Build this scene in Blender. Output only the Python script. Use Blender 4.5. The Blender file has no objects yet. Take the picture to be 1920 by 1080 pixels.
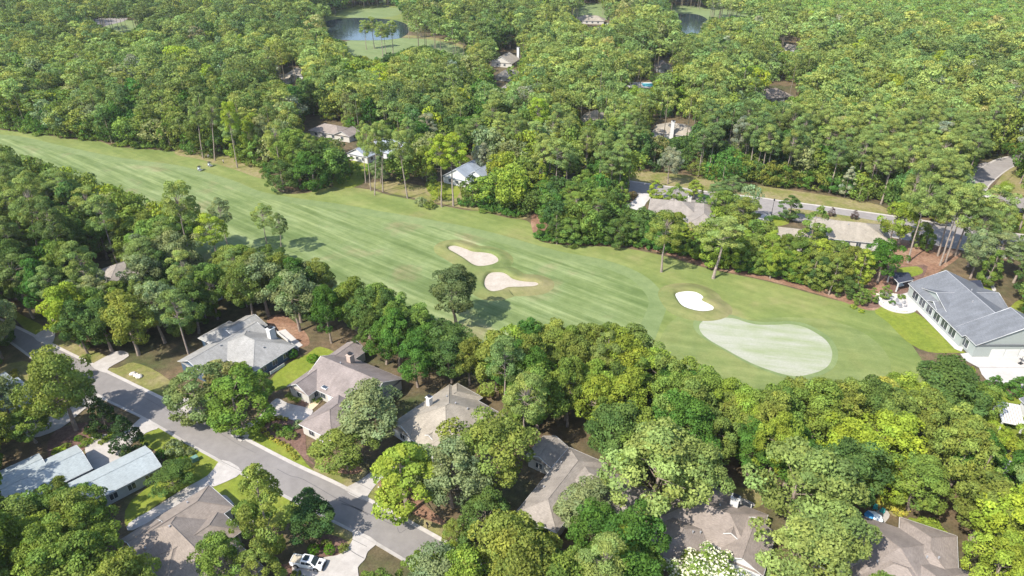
import bpy, bmesh, math, random
import numpy as np
from mathutils import Vector, Matrix
C = bpy.context; D = bpy.data; S = C.scene
random.seed(7); R = random.Random(11); NR = np.random.default_rng(5)
COL = S.collection
# ------------------------------------------------------------------ camera
CAMH = 100.0; PITCH = math.radians(30); FPX = 1280.0
cam_d = D.cameras.new('camera'); cam = D.objects.new('camera', cam_d); COL.objects.link(cam)
cam.location = (0, 0, CAMH); cam.rotation_euler = (math.radians(60), 0, 0)
cam_d.sensor_width = 36; cam_d.lens = 24; cam_d.clip_start = 1; cam_d.clip_end = 4000
S.camera = cam
# ------------------------------------------------------------------ world and sun
SUN_AZ = math.radians(40); SUN_EL = math.radians(48)      # direction the light travels, height of the sun
w = D.worlds.new('World'); S.world = w; w.use_nodes = True
nt = w.node_tree; bg = nt.nodes['Background']
sky = nt.nodes.new('ShaderNodeTexSky'); sky.sky_type = 'NISHITA'; sky.sun_disc = False
sky.sun_elevation = SUN_EL; sky.sun_rotation = math.radians(230)
nt.links.new(sky.outputs[0], bg.inputs[0]); bg.inputs[1].default_value = 0.15
sl = D.lights.new('sun', 'SUN'); sl.energy = 3.9; sl.angle = math.radians(0.55); sl.color = (1, .94, .84)
so = D.objects.new('sun', sl); COL.objects.link(so)
ld = Vector((math.cos(SUN_AZ)*math.cos(SUN_EL), math.sin(SUN_AZ)*math.cos(SUN_EL), -math.sin(SUN_EL)))
so.rotation_euler = ld.to_track_quat('-Z', 'Y').to_euler(); so.location = (-100, -80, 150)
S.view_settings.view_transform = 'Standard'; S.view_settings.look = 'None'
S.view_settings.exposure = 1.21; S.view_settings.gamma = 1
S.render.engine = 'CYCLES'
S.cycles.max_bounces = 6; S.cycles.transmission_bounces = 3; S.cycles.transparent_max_bounces = 4

# ------------------------------------------------------------------ helpers
def G(px, py, z=0.0):
    "point of the ground (height z) seen at this place of the photograph"
    x = (px-960)/FPX; y = -(py-540)/FPX
    dy = math.cos(PITCH)+y*math.sin(PITCH); dz = -math.sin(PITCH)+y*math.cos(PITCH)
    t = (z-CAMH)/dz
    return Vector((x*t, dy*t, z))
def PROJ(X, Y, Z):
    dz = Z-CAMH
    zc = Y*math.cos(PITCH)-dz*math.sin(PITCH); yc = Y*math.sin(PITCH)+dz*math.cos(PITCH)
    return 960+FPX*X/zc, 540-FPX*yc/zc
def smooth(pts, n=6, closed=True):
    out = []; N = len(pts)
    for i in range(N if closed else N-1):
        if closed: p0, p1, p2, p3 = pts[i-1], pts[i], pts[(i+1) % N], pts[(i+2) % N]
        else: p0, p1, p2, p3 = pts[max(i-1, 0)], pts[i], pts[i+1], pts[min(i+2, N-1)]
        for k in range(n):
            t = k/n
            out.append(tuple(0.5*((2*p1[j])+(-p0[j]+p2[j])*t+(2*p0[j]-5*p1[j]+4*p2[j]-p3[j])*t*t+(-p0[j]+3*p1[j]-3*p2[j]+p3[j])*t**3) for j in (0, 1)))
    if not closed: out.append(tuple(pts[-1]))
    return out
def link(name, me, mats, parent=None):
    o = D.objects.new(name, me); COL.objects.link(o)
    for m in (mats if isinstance(mats, (list, tuple)) else [mats]): me.materials.append(m)
    if parent: o.parent = parent
    return o
def tag(o, label=None, cat=None, group=None, kind=None):
    if label: o['label'] = label
    if cat: o['category'] = cat
    if group: o['group'] = group
    if kind: o['kind'] = kind
    return o
def empty(name, loc, label, cat, group=None, rz=0):
    o = D.objects.new(name, None); COL.objects.link(o); o.location = loc; o.rotation_euler = (0, 0, rz)
    o.empty_display_size = .3
    return tag(o, label, cat, group)
class MB:
    def __init__(s): s.v = []; s.f = []; s.m = []; s.uv = []
    def face(s, pts, m=0, uv=None):
        b = len(s.v); s.v += [tuple(p) for p in pts]; s.f.append(tuple(range(b, b+len(pts)))); s.m.append(m)
        s.uv.append(uv or [(p[0], p[1]) for p in pts])
    def box(s, c, d, m=0, rz=0, taper=1.0, top=None):
        hx, hy, hz = d[0]/2, d[1]/2, d[2]/2; tx = taper if not isinstance(taper, tuple) else taper[0]; ty = taper if not isinstance(taper, tuple) else taper[1]
        P = [(-hx, -hy, -hz), (hx, -hy, -hz), (hx, hy, -hz), (-hx, hy, -hz), (-hx*tx, -hy*ty, hz), (hx*tx, -hy*ty, hz), (hx*tx, hy*ty, hz), (-hx*tx, hy*ty, hz)]
        cs, sn = math.cos(rz), math.sin(rz)
        P = [(c[0]+x*cs-y*sn, c[1]+x*sn+y*cs, c[2]+z) for x, y, z in P]
        for q in ((3, 2, 1, 0), (4, 5, 6, 7), (0, 1, 5, 4), (1, 2, 6, 5), (2, 3, 7, 6), (3, 0, 4, 7)): s.face([P[i] for i in q], m)
    def tube(s, a, b, r0, r1, n=6, m=0, cap=True):
        a = Vector(a); b = Vector(b); d = (b-a).normalized()
        u = d.orthogonal().normalized(); v = d.cross(u)
        A = [a+(u*math.cos(t)+v*math.sin(t))*r0 for t in [2*math.pi*i/n for i in range(n)]]
        B = [b+(u*math.cos(t)+v*math.sin(t))*r1 for t in [2*math.pi*i/n for i in range(n)]]
        for i in range(n): s.face([A[i], A[(i+1) % n], B[(i+1) % n], B[i]], m)
        if cap: s.face(B, m); s.face(A[::-1], m)
    def lathe(s, c, prof, n=16, m=0):
        for (r0, z0), (r1, z1) in zip(prof, prof[1:]):
            for i in range(n):
                t0, t1 = 2*math.pi*i/n, 2*math.pi*(i+1)/n
                P = [(c[0]+r*math.cos(t), c[1]+r*math.sin(t), c[2]+z) for r, z, t in ((r0, z0, t0), (r0, z0, t1), (r1, z1, t1), (r1, z1, t0))]
                if r0 < 1e-4: P = [P[0], P[2], P[3]]
                elif r1 < 1e-4: P = P[:3]
                s.face(P, m)
    def build(s, name, mats, parent=None, bevel=0, weld=False, sm=False):
        me = D.meshes.new(name); me.from_pydata(s.v, [], s.f); me.polygons.foreach_set('material_index', s.m)
        ul = me.uv_layers.new(name='UVMap'); flat = [c for f in s.uv for p in f for c in p]; ul.data.foreach_set('uv', flat)
        if weld or bevel:
            bm = bmesh.new(); bm.from_mesh(me); bmesh.ops.remove_doubles(bm, verts=bm.verts, dist=1e-4); bm.to_mesh(me); bm.free()
        if sm: me.polygons.foreach_set('use_smooth', [True]*len(me.polygons))
        o = link(name, me, mats, parent)
        if bevel:
            b = o.modifiers.new('bevel', 'BEVEL'); b.width = bevel; b.segments = 2; b.limit_method = 'ANGLE'
        return o

# ------------------------------------------------------------------ materials
def newmat(name):
    m = D.materials.new(name); m.use_nodes = True; nt = m.node_tree
    return m, nt, nt.nodes['Principled BSDF']
def N(nt, t, **kw):
    n = nt.nodes.new(t)
    for k, v in kw.items():
        if hasattr(n, k): setattr(n, k, v)
        else: n.inputs[k.replace('_', ' ')].default_value = v
    return n
def ramp(nt, fac, stops):
    r = nt.nodes.new('ShaderNodeValToRGB'); e = r.color_ramp.elements
    while len(e) < len(stops): e.new(0.5)
    for el, (p, c) in zip(e, stops): el.position = p; el.color = (c[0], c[1], c[2], 1)
    nt.links.new(fac, r.inputs[0]); return r.outputs[0]
def mixc(nt, a, b, fac, mode='MIX'):
    n = nt.nodes.new('ShaderNodeMix'); n.data_type = 'RGBA'; n.blend_type = mode
    for sock, val in ((n.inputs[6], a), (n.inputs[7], b), (n.inputs[0], fac)):
        if hasattr(val, 'default_value') or hasattr(val, 'is_linked'): nt.links.new(val, sock)
        elif isinstance(val, (int, float)): sock.default_value = val
        else: sock.default_value = (*val, 1)
    return n.outputs[2]
def coords(nt, rot=0, scale=(1, 1, 1), src='Object'):
    tc = nt.nodes.new('ShaderNodeTexCoord'); mp = nt.nodes.new('ShaderNodeMapping'); m2 = nt.nodes.new('ShaderNodeMapping')
    mp.inputs['Rotation'].default_value = (0, 0, rot); m2.inputs['Scale'].default_value = scale
    nt.links.new(tc.outputs[src], mp.inputs[0]); nt.links.new(mp.outputs[0], m2.inputs[0]); return m2.outputs[0]
def noise(nt, vec, scale, detail=4, rough=.6):
    n = nt.nodes.new('ShaderNodeTexNoise'); n.inputs['Scale'].default_value = scale; n.inputs['Detail'].default_value = detail; n.inputs['Roughness'].default_value = rough
    nt.links.new(vec, n.inputs['Vector']); return n.outputs['Fac']
def bump(nt, h, bs, strength, dist=.1):
    b = nt.nodes.new('ShaderNodeBump'); b.inputs['Strength'].default_value = strength; b.inputs['Distance'].default_value = dist
    nt.links.new(h, b.inputs['Height']); nt.links.new(b.outputs[0], bs.inputs['Normal'])
def mottled(name, stops, big=.12, small=1.5, fine=6, rough=.9, amt=.5, bmp=.4):
    m, nt, bs = newmat(name); v = coords(nt)
    a = noise(nt, v, big, 5, .62); b = noise(nt, v, small, 4, .6); c = noise(nt, v, fine, 2, .5)
    base = ramp(nt, a, stops)
    x = mixc(nt, base, ramp(nt, b, [(.3, (.45, .45, .45)), (.7, (1.5, 1.5, 1.5))]), amt, 'MULTIPLY')
    x = mixc(nt, x, ramp(nt, c, [(.3, (.6, .6, .6)), (.7, (1.4, 1.4, 1.4))]), amt*.8, 'MULTIPLY')
    nt.links.new(x, bs.inputs['Base Color']); bs.inputs['Roughness'].default_value = rough
    bs.inputs['Specular IOR Level'].default_value = .15
    bump(nt, b, bs, bmp, .3); return m
def plain(name, c, rough=.6, metal=0, var=.12, scale=3, spec=.4):
    m, nt, bs = newmat(name); v = coords(nt); a = noise(nt, v, scale, 5, .65)
    x = ramp(nt, a, [(.3, tuple(k*(1-var) for k in c)), (.7, tuple(min(1, k*(1+var)) for k in c))])
    nt.links.new(x, bs.inputs['Base Color']); bs.inputs['Roughness'].default_value = rough; bs.inputs['Metallic'].default_value = metal
    bs.inputs['Specular IOR Level'].default_value = spec
    return m
M = {}
M['ground'] = mottled('forest_floor', [(.3, (.05, .065, .022)), (.45, (.085, .07, .038)), (.6, (.12, .085, .05)), (.75, (.085, .105, .03))], .06, .5, 3, amt=.6)
M['lawn'] = mottled('lawn_grass', [(.3, (.115, .150, .020)), (.5, (.146, .177, .024)), (.72, (.175, .18, .035))], .12, .9, 5, amt=.35)
M['dry'] = mottled('dry_grass', [(.3, (.11, .13, .03)), (.45, (.155, .15, .05)), (.58, (.21, .175, .09)), (.72, (.145, .16, .035))], .13, .9, 5, amt=.4)
M['straw'] = mottled('pine_straw', [(.3, (.13, .075, .045)), (.5, (.20, .115, .075)), (.7, (.27, .18, .12))], .15, 1.2, 6, amt=.5)
M['mulch'] = mottled('mulch', [(.3, (.09, .055, .04)), (.6, (.15, .09, .07)), (.8, (.19, .13, .10))], .3, 2, 8, amt=.5)
M['concrete'] = mottled('concrete', [(.3, (.31, .285, .26)), (.5, (.345, .32, .295)), (.75, (.385, .36, .335))], .15, .8, 7, amt=.2, bmp=.05)
M['concrete_white'] = mottled('pale_concrete', [(.3, (.37, .35, .33)), (.7, (.42, .40, .385))], .15, .8, 7, amt=.15, bmp=.05)
M['asphalt'] = mottled('asphalt', [(.3, (.172, .159, .150)), (.5, (.190, .176, .166)), (.72, (.208, .193, .182))], .09, .6, 9, amt=.16, bmp=.05)
M['asphalt_pale'] = mottled('old_asphalt', [(.3, (.20, .183, .173)), (.7, (.24, .222, .21))], .1, .6, 9, amt=.18, bmp=.05)
M['sand'] = mottled('bunker_sand', [(.3, (.31, .268, .215)), (.5, (.345, .30, .245)), (.7, (.375, .33, .275))], .35, 1.4, 7, amt=.12, bmp=.1)
M['sand_white'] = mottled('white_sand', [(.3, (.46, .45, .43)), (.7, (.52, .51, .49))], .5, 1.5, 7, amt=.12, bmp=.15)
def fairway_mat(name, stops, rot, cross, strength):
    m, nt, bs = newmat(name)
    v = coords(nt); vs = coords(nt, -rot, (.012, cross, 1))
    wob = noise(nt, v, .02, 2)
    st = noise(nt, vs, 1.0, 3, .65)
    v2 = coords(nt, -rot, (.06, cross*2.2, 1)); st2 = noise(nt, v2, 1.0, 2, .5)
    patch = noise(nt, v, .045, 5, .6); fine = noise(nt, v, 2.5, 4, .7); mid = noise(nt, v, .35, 4, .6)
    base = ramp(nt, patch, stops)
    x = mixc(nt, base, ramp(nt, st, [(.36, (.74, .78, .70)), (.46, (.93, .95, .92)), (.54, (1.08, 1.06, 1.10)), (.64, (1.34, 1.26, 1.40))]), strength, 'MULTIPLY')
    x = mixc(nt, x, ramp(nt, st2, [(.38, (.86, .88, .84)), (.62, (1.15, 1.12, 1.18))]), strength, 'MULTIPLY')
    x = mixc(nt, x, ramp(nt, mid, [(.35, (.88, .9, .86)), (.65, (1.12, 1.1, 1.1))]), .8, 'MULTIPLY')
    x = mixc(nt, x, ramp(nt, fine, [(.3, (.85, .85, .82)), (.7, (1.15, 1.15, 1.18))]), .7, 'MULTIPLY')
    nt.links.new(x, bs.inputs['Base Color']); bs.inputs['Roughness'].default_value = .85; bs.inputs['Specular IOR Level'].default_value = .15
    return m
ROT = math.radians(-37.5)
M['fairway'] = fairway_mat('fairway_stripes', [(.34, (.110, .150, .050)), (.46, (.130, .168, .060)), (.55, (.135, .175, .067)), (.68, (.170, .166, .078))], ROT, .28, 1.1)
M['collar'] = fairway_mat('fairway_edge_grass', [(.35, (.130, .170, .066)), (.6, (.140, .178, .072)), (.7, (.152, .176, .075))], ROT, .1, .3)
M['rough'] = fairway_mat('rough_grass', [(.34, (.108, .145, .040)), (.48, (.130, .162, .046)), (.58, (.146, .170, .052)), (.74, (.19, .175, .075))], ROT, .16, .5)
M['apron'] = fairway_mat('apron_grass', [(.35, (.118, .152, .05)), (.5, (.138, .168, .055)), (.65, (.16, .172, .06))], math.radians(-12), .2, .5)
M['lip'] = fairway_mat('bunker_lip_grass', [(.35, (.11, .14, .045)), (.5, (.145, .155, .055)), (.65, (.18, .165, .075))], ROT, .3, .4)
def green_mat():
    m, nt, bs = newmat('sanded_green'); v = coords(nt); vs = coords(nt, math.radians(12), (.035, .28, 1))
    a = noise(nt, vs, 1, 4, .7); b = noise(nt, v, .1, 4, .6); c = noise(nt, v, 3, 4, .7)
    g = ramp(nt, c, [(.3, (.168, .202, .092)), (.7, (.215, .245, .122))]); s = ramp(nt, c, [(.3, (.24, .245, .18)), (.7, (.32, .32, .255))])
    ad = nt.nodes.new('ShaderNodeMath'); ad.operation = 'MULTIPLY_ADD'; nt.links.new(a, ad.inputs[0]); ad.inputs[1].default_value = .75
    md = nt.nodes.new('ShaderNodeMath'); md.operation = 'MULTIPLY'; nt.links.new(b, md.inputs[0]); md.inputs[1].default_value = .4
    nt.links.new(md.outputs[0], ad.inputs[2])
    f = ramp(nt, ad.outputs[0], [(.44, (.12, .12, .12)), (.66, (1, 1, 1))])
    nt.links.new(mixc(nt, g, s, f), bs.inputs['Base Color']); bs.inputs['Roughness'].default_value = .9; return m
M['green'] = green_mat()
def water_mat():
    m, nt, bs = newmat('pond_water'); v = coords(nt); bs.inputs['Base Color'].default_value = (.022, .032, .038, 1)
    bs.inputs['Roughness'].default_value = .08; bs.inputs['Specular IOR Level'].default_value = .14; bump(nt, noise(nt, v, .6, 4), bs, .15, .2); return m
M['water'] = water_mat()
def leaf_mat():
    m, nt, bs = newmat('foliage'); oi = nt.nodes.new('ShaderNodeObjectInfo'); at = nt.nodes.new('ShaderNodeAttribute'); at.attribute_name = 'tint'
    x = mixc(nt, oi.outputs['Color'], at.outputs['Color'], 1.0, 'MULTIPLY')
    nt.links.new(x, bs.inputs['Base Color']); bs.inputs['Roughness'].default_value = .7; bs.inputs['Specular IOR Level'].default_value = .07
    tr = nt.nodes.new('ShaderNodeBsdfTranslucent'); nt.links.new(mixc(nt, x, (1.2, 1.25, .5), 1.0, 'MULTIPLY'), tr.inputs[0])
    mx = nt.nodes.new('ShaderNodeMixShader'); mx.inputs[0].default_value = .34
    nt.links.new(bs.outputs[0], mx.inputs[1]); nt.links.new(tr.outputs[0], mx.inputs[2])
    nt.links.new(mx.outputs[0], nt.nodes['Material Output'].inputs[0]); return m
M['leaf'] = leaf_mat()
M['bark'] = plain('bark', (.23, .185, .15), .95, var=.4, scale=2, spec=.1)
M['bark_pale'] = plain('pale_bark', (.25, .205, .17), .95, var=.35, scale=2, spec=.1)
def roof_mat(name, c, var=.16, streak=.5):
    m, nt, bs = newmat(name)
    v = coords(nt, 0, (1, 1, 1), 'UV'); v1 = coords(nt, 0, (1.3, 5.5, 1), 'UV'); v2 = coords(nt, 0, (.9, .16, 1), 'UV')
    a = noise(nt, v, .25, 4, .6); b = noise(nt, v1, 1, 3, .8); s = noise(nt, v2, 1, 3, .6)
    x = ramp(nt, a, [(.3, tuple(k*(1-var) for k in c)), (.7, tuple(k*(1+var) for k in c))])
    x = mixc(nt, x, ramp(nt, b, [(.3, (.66, .66, .66)), (.7, (1.3, 1.3, 1.3))]), .75, 'MULTIPLY')
    x = mixc(nt, x, ramp(nt, s, [(.3, (.75, .74, .72)), (.7, (1.12, 1.12, 1.12))]), streak, 'MULTIPLY')
    nt.links.new(x, bs.inputs['Base Color']); bs.inputs['Roughness'].default_value = .85; bs.inputs['Specular IOR Level'].default_value = .2
    return m
ROOF = dict(grey=roof_mat('grey_shingles', (.245, .24, .228)), mauve=roof_mat('mauve_shingles', (.195, .165, .152), .2), tan=roof_mat('tan_shingles', (.255, .226, .185)),
    stone=roof_mat('stone_grey_shingles', (.225, .20, .175), .2), taupe=roof_mat('taupe_shingles', (.215, .182, .160)), brown=roof_mat('brown_shingles', (.205, .172, .145)),
    pale=roof_mat('pale_metal_roof', (.27, .30, .305), .06, .4), slate=roof_mat('slate_blue_shingles', (.128, .135, .147), .14), dark=roof_mat('dark_metal_roof', (.035, .04, .06), .1), white=roof_mat('white_blue_roof', (.25, .28, .32)))
WALL = dict(white=plain('white_siding', (.50, .50, .49), .6, var=.05), blue=plain('blue_siding', (.05, .085, .13), .6), cream=plain('cream_siding', (.42, .40, .36), .6, var=.06),
    tan=plain('tan_stucco', (.42, .36, .29), .8), sage=plain('sage_siding', (.28, .31, .295), .6, var=.05), brick=plain('pale_brick', (.38, .30, .25), .9, var=.25, scale=6), grey=plain('grey_siding', (.30, .32, .32), .7))
M['white'] = plain('white_trim', (.52, .52, .51), .5, var=.04)
M['glass'] = plain('window_glass', (.035, .045, .055), .08, var=.2, spec=.9)
M['red'] = plain('red_door_paint', (.42, .05, .035), .5)
M['black'] = plain('black_metal', (.02, .02, .022), .5)
M['rubber'] = plain('tyre_rubber', (.02, .02, .02), .85)
M['carpaint'] = plain('white_car_paint', (.80, .80, .80), .22, var=.02, spec=.7)
M['darkpaint'] = plain('dark_car_paint', (.03, .034, .042), .2, var=.05, spec=.8)
M['chrome'] = plain('rim_alloy', (.55, .55, .56), .3, metal=.8)
M['bedliner'] = plain('sandy_bed_cover', (.42, .37, .29), .9)
M['grey'] = plain('grey_plastic', (.25, .25, .26), .6)
M['teal'] = plain('teal_paint', (.03, .26, .26), .5)
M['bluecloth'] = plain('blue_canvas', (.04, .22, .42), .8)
M['canvas'] = plain('white_canvas', (.75, .80, .80), .8, var=.04)
M['util'] = plain('utility_green', (.10, .19, .15), .6)
M['stone'] = plain('stone', (.50, .46, .40), .9, var=.25)
M['pool'] = plain('pool_water', (.10, .42, .50), .1, spec=.8)
M['skin'] = plain('skin', (.45, .27, .19), .6); M['shirt'] = plain('white_shirt', (.75, .75, .75), .9); M['trousers'] = plain('dark_trousers', (.06, .06, .07), .9); M['hair'] = plain('brown_hair', (.06, .035, .02), .8)
M['hydrant'] = plain('hydrant_red', (.45, .06, .04), .5)
M['lens'] = plain('headlight_glass', (.6, .62, .64), .1, spec=.9)
M['wood'] = plain('grey_timber', (.33, .28, .23), .9, var=.25)

# ------------------------------------------------------------------ image mask of open places (no random tree may cover them)
MW, MH = 960, 600
MASK = np.zeros((MH, MW), bool)
YY, XX = np.mgrid[0:MH, 0:MW]; XC = XX*2+1.0; YC = YY*2+1.0
def clear(pts):
    inside = np.zeros((MH, MW), bool); n = len(pts)
    for i in range(n):
        x0, y0 = pts[i]; x1, y1 = pts[(i+1) % n]
        if y0 == y1: continue
        c = ((y0 > YC) != (y1 > YC)) & (XC < (x1-x0)*(YC-y0)/(y1-y0)+x0); inside ^= c
    MASK[inside] = True
def covered(px, py):
    ix = (np.asarray(px)/2).astype(int); iy = (np.asarray(py)/2).astype(int)
    ok = (ix >= 0) & (ix < MW) & (iy >= 0) & (iy < MH)
    return MASK[np.clip(iy, 0, MH-1), np.clip(ix, 0, MW-1)] & ok
FOOT = []     # footprints in the world where nothing grows
def inpoly(x, y, poly):
    c = False; n = len(poly)
    for i in range(n):
        x0, y0 = poly[i]; x1, y1 = poly[(i+1) % n]
        if (y0 > y) != (y1 > y) and x < (x1-x0)*(y-y0)/(y1-y0)+x0: c = not c
    return c
def foot(poly):
    xs = [p[0] for p in poly]; ys = [p[1] for p in poly]; FOOT.append((min(xs), max(xs), min(ys), max(ys), poly))
def infoot(x, y):
    for a, b, c, d, p in FOOT:
        if a <= x <= b and c <= y <= d and inpoly(x, y, p): return True
    return False

# ------------------------------------------------------------------ ground, golf course, roads
def sheet(name, pts, z, mat, sm=4, block=False, world=False, clr=False):
    P = [(p[0], p[1]) if world else tuple(G(*p)[:2]) for p in pts]
    if sm: P = smooth(P, sm)
    mb = MB(); mb.face([(x, y, z) for x, y in P])
    o = mb.build(name, mat); o['kind'] = 'structure'
    if block: foot(P)
    if clr: clear(pts)
    return P
mb = MB(); n = 24
mb.face([(-2500, -400, 0), (2500, -400, 0), (2500, 3000, 0), (-2500, 3000, 0)])
tag(mb.build('ground', M['ground']), kind='structure')

rough = [(-200, 215), (0, 243), (67, 250), (127, 260), (187, 265), (217, 275), (283, 280), (333, 285), (383, 296), (447, 312), (493, 318), (512, 345), (530, 362), (575, 362), (625, 350), (690, 355), (730, 366), (783, 376), (867, 393), (900, 396), (950, 408), (988, 414), (1000, 430), (1012, 452), (1067, 460), (1160, 464), (1237, 478), (1333, 505), (1440, 528), (1563, 562), (1640, 580), (1690, 625), (1712, 650), (1740, 700), (1740, 760), (1650, 800), (1500, 800), (1420, 800), (1300, 760), (1200, 720), (1000, 700), (850, 680), (740, 640), (600, 570), (500, 540), (430, 520), (330, 460), (200, 400), (60, 360), (-250, 330)]
sheet('rough_grass', rough, .02, M['rough'], 4, block=True)
fw = [(-200, 232), (0, 252), (50, 258), (133, 277), (233, 297), (333, 310), (433, 337), (483, 357), (540, 369), (640, 383), (707, 395), (807, 412), (907, 432), (1007, 460), (1057, 473), (1123, 485), (1173, 500), (1213, 520), (1240, 547), (1250, 572), (1240, 605), (1220, 650), (1180, 690), (1000, 670), (850, 650), (740, 610), (600, 550), (480, 510), (330, 440), (200, 385), (60, 340), (-250, 310)]
sheet('fairway_edge', fw, .04, M['collar'], 4)
def inset(pts, d):
    P = [Vector(G(*p)[:2]) for p in pts]; out = []
    for i in range(len(P)):
        t = (P[(i+1) % len(P)]-P[i-1]).normalized(); out.append(P[i]+Vector((t.y, -t.x))*d)
    return [tuple(p) for p in out]
def area(P): return sum(P[i-1][0]*P[i][1]-P[i][0]*P[i-1][1] for i in range(len(P)))/2
sg = -1 if area([tuple(G(*p)[:2]) for p in fw]) > 0 else 1
sheet('fairway', inset(fw, sg*5.0), .06, M['fairway'], 4, world=True)
# green with apron
ap = [(1262, 600), (1290, 592), (1340, 600), (1400, 600), (1480, 595), (1560, 602), (1620, 625), (1660, 660), (1670, 700), (1640, 745), (1560, 770), (1460, 770), (1360, 745), (1260, 710), (1232, 670), (1240, 630)]
sheet('apron', ap, .05, M['apron'], 5)
gz = [(92, 760), (110, 730), (160, 710), (230, 708), (300, 715), (360, 735), (430, 748), (520, 748), (600, 745), (680, 760), (750, 795), (810, 840), (840, 900), (830, 960), (790, 1000), (720, 1025), (640, 1038), (560, 1025), (480, 1000), (400, 970), (320, 930), (240, 885), (160, 840), (110, 800)]
gp = [(1280+x/3, 360+y/3) for x, y in gz]
sheet('green_fringe', [(1436+(x-1436)*1.09, 657+(y-657)*1.12) for x, y in gp], .07, M['collar'], 4)
sheet('putting_green', gp, .09, M['green'], 4)
def bunker(zpts, ox, oy, mat):
    pts = [(ox+x/3, oy+y/3) for x, y in zpts]
    P = smooth([tuple(G(*p)[:2]) for p in pts], 5)
    if area(P) < 0: P = P[::-1]
    n = len(P); nr = []
    for i in range(n):
        t = (Vector(P[(i+2) % n])-Vector(P[i-2])).normalized(); nr.append(Vector((t.y, -t.x)))
    mb = MB(); mb.face([(x, y, .12) for x, y in P]); tag(mb.build('bunker_sand', mat), kind='structure')
    prof = [(-.25, .10), (.12, .7), (1.0, .85), (2.4, .48), (4.2, .1), (5, .0)]; mb = MB()
    for i in range(n):
        j = (i+1) % n
        for (a, za), (b, zb) in zip(prof, prof[1:]):
            q = [Vector(P[i])+nr[i]*a, Vector(P[j])+nr[j]*a, Vector(P[j])+nr[j]*b, Vector(P[i])+nr[i]*b]
            mb.face([(q[0].x, q[0].y, za), (q[1].x, q[1].y, za), (q[2].x, q[2].y, zb), (q[3].x, q[3].y, zb)])
    tag(mb.build('bunker_bank', M['lip'], weld=True, sm=True), kind='structure')
bunker([(600, 310), (640, 302), (700, 320), (740, 335), (800, 340), (850, 350), (885, 375), (880, 400), (840, 418), (780, 426), (740, 415), (690, 380), (640, 350), (605, 330)], 640, 360, M['sand'])
bunker([(840, 455), (900, 452), (935, 465), (970, 490), (1030, 503), (1090, 507), (1113, 520), (1090, 537), (1020, 542), (940, 545), (900, 560), (850, 568), (815, 550), (800, 520), (810, 480)], 640, 360, M['sand'])
bunker([(-45, 575), (0, 560), (60, 560), (100, 575), (120, 595), (112, 610), (150, 630), (178, 650), (165, 672), (110, 680), (50, 670), (0, 650), (-30, 615)], 1280, 360, M['sand_white'])
# pine straw strip along the upper side of the fairway
sheet('pine_straw_bed', [(1000, 400), (1060, 420), (1180, 430), (1290, 440), (1400, 470), (1500, 500), (1600, 520), (1700, 440), (1800, 470), (1760, 510), (1690, 560), (1640, 582), (1600, 573), (1563, 560), (1440, 526), (1333, 503), (1237, 474), (1160, 460), (1060, 458), (1005, 445)], .03, M['straw'], 4)
sheet('pine_straw_bed', [(690, 345), (740, 340), (800, 350), (880, 360), (990, 385), (985, 410), (940, 402), (867, 390), (783, 372), (730, 362)], .03, M['dry'], 4)
sheet('sandy_ground', [(340, 278), (400, 285), (470, 300), (500, 325), (490, 335), (440, 318), (380, 300), (330, 290)], .05, M['dry'], 4)
sheet('pine_straw_bed', [(500, 600), (530, 590), (570, 620), (580, 645), (555, 650), (520, 625)], .03, M['straw'], 4)
# main street
NE = [(-150, 540), (-60, 575), (37, 619), (67, 634), (170, 685), (322, 759), (430, 811), (457, 825), (550, 873), (650, 920), (825, 1015), (960, 1095)]
SE_ = [(-150, 566), (-60, 596), (12, 634), (90, 690), (172, 735), (270, 782), (350, 828), (400, 855), (452, 885), (537, 929), (580, 952), (667, 996), (704, 1015), (830, 1090)]
NEw = smooth([tuple(G(*p)[:2]) for p in NE], 4, False); SEw = smooth([tuple(G(*p)[:2]) for p in SE_], 4, False)
mb = MB(); mb.face([(x, y, .09) for x, y in NEw+SEw[::-1]]); tag(mb.build('main_street', M['asphalt']), kind='structure'); foot(NEw+SEw[::-1])
def strip(name, P, wdt, side, z0, h, mat):
    mb = MB(); n = len(P); L = []
    for i in range(n):
        t = (Vector(P[min(i+1, n-1)])-Vector(P[max(i-1, 0)])).normalized(); nr = Vector((-t.y, t.x))*side; L.append((Vector(P[i]), Vector(P[i])+nr*wdt))
    for (a, b), (c, d) in zip(L, L[1:]):
        mb.face([(*a, z0+h*.35), (*c, z0+h*.35), (*d, z0+h), (*b, z0+h)]); mb.face([(*b, z0+h), (*d, z0+h), (*d, 0), (*b, 0)]); mb.face([(*a, z0+h*.35), (*c, z0+h*.35), (*c, 0), (*a, 0)])
    return tag(mb.build(name, mat), kind='structure')
strip('kerb', NEw, .75, 1, .06, .12, M['concrete']); strip('kerb', SEw, .6, -1, .06, .12, M['concrete'])
# upper road
UT = [(1040, 322), (1110, 331), (1177, 340), (1217, 346), (1254, 351), (1288, 355), (1329, 361), (1425, 372), (1459, 377), (1515, 384), (1557, 390), (1637, 401), (1720, 413), (1800, 426), (1905, 440), (2050, 455)]
UB = [(1020, 338), (1100, 350), (1177, 361), (1217, 366), (1290, 379), (1380, 394), (1440, 402), (1500, 414), (1560, 427), (1640, 438), (1720, 453), (1800, 467), (1876, 482), (1920, 487), (2050, 503)]
UTw = smooth([tuple(G(*p)[:2]) for p in UT], 4, False); UBw = smooth([tuple(G(*p)[:2]) for p in UB], 4, False)
mb = MB(); mb.face([(x, y, .09) for x, y in UTw+UBw[::-1]]); tag(mb.build('upper_road', M['asphalt_pale']), kind='structure'); foot(UTw+UBw[::-1])
strip('kerb', UTw, .9, 1, .06, .12, M['concrete']); strip('kerb', UBw, .7, -1, .06, .12, M['concrete'])
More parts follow.
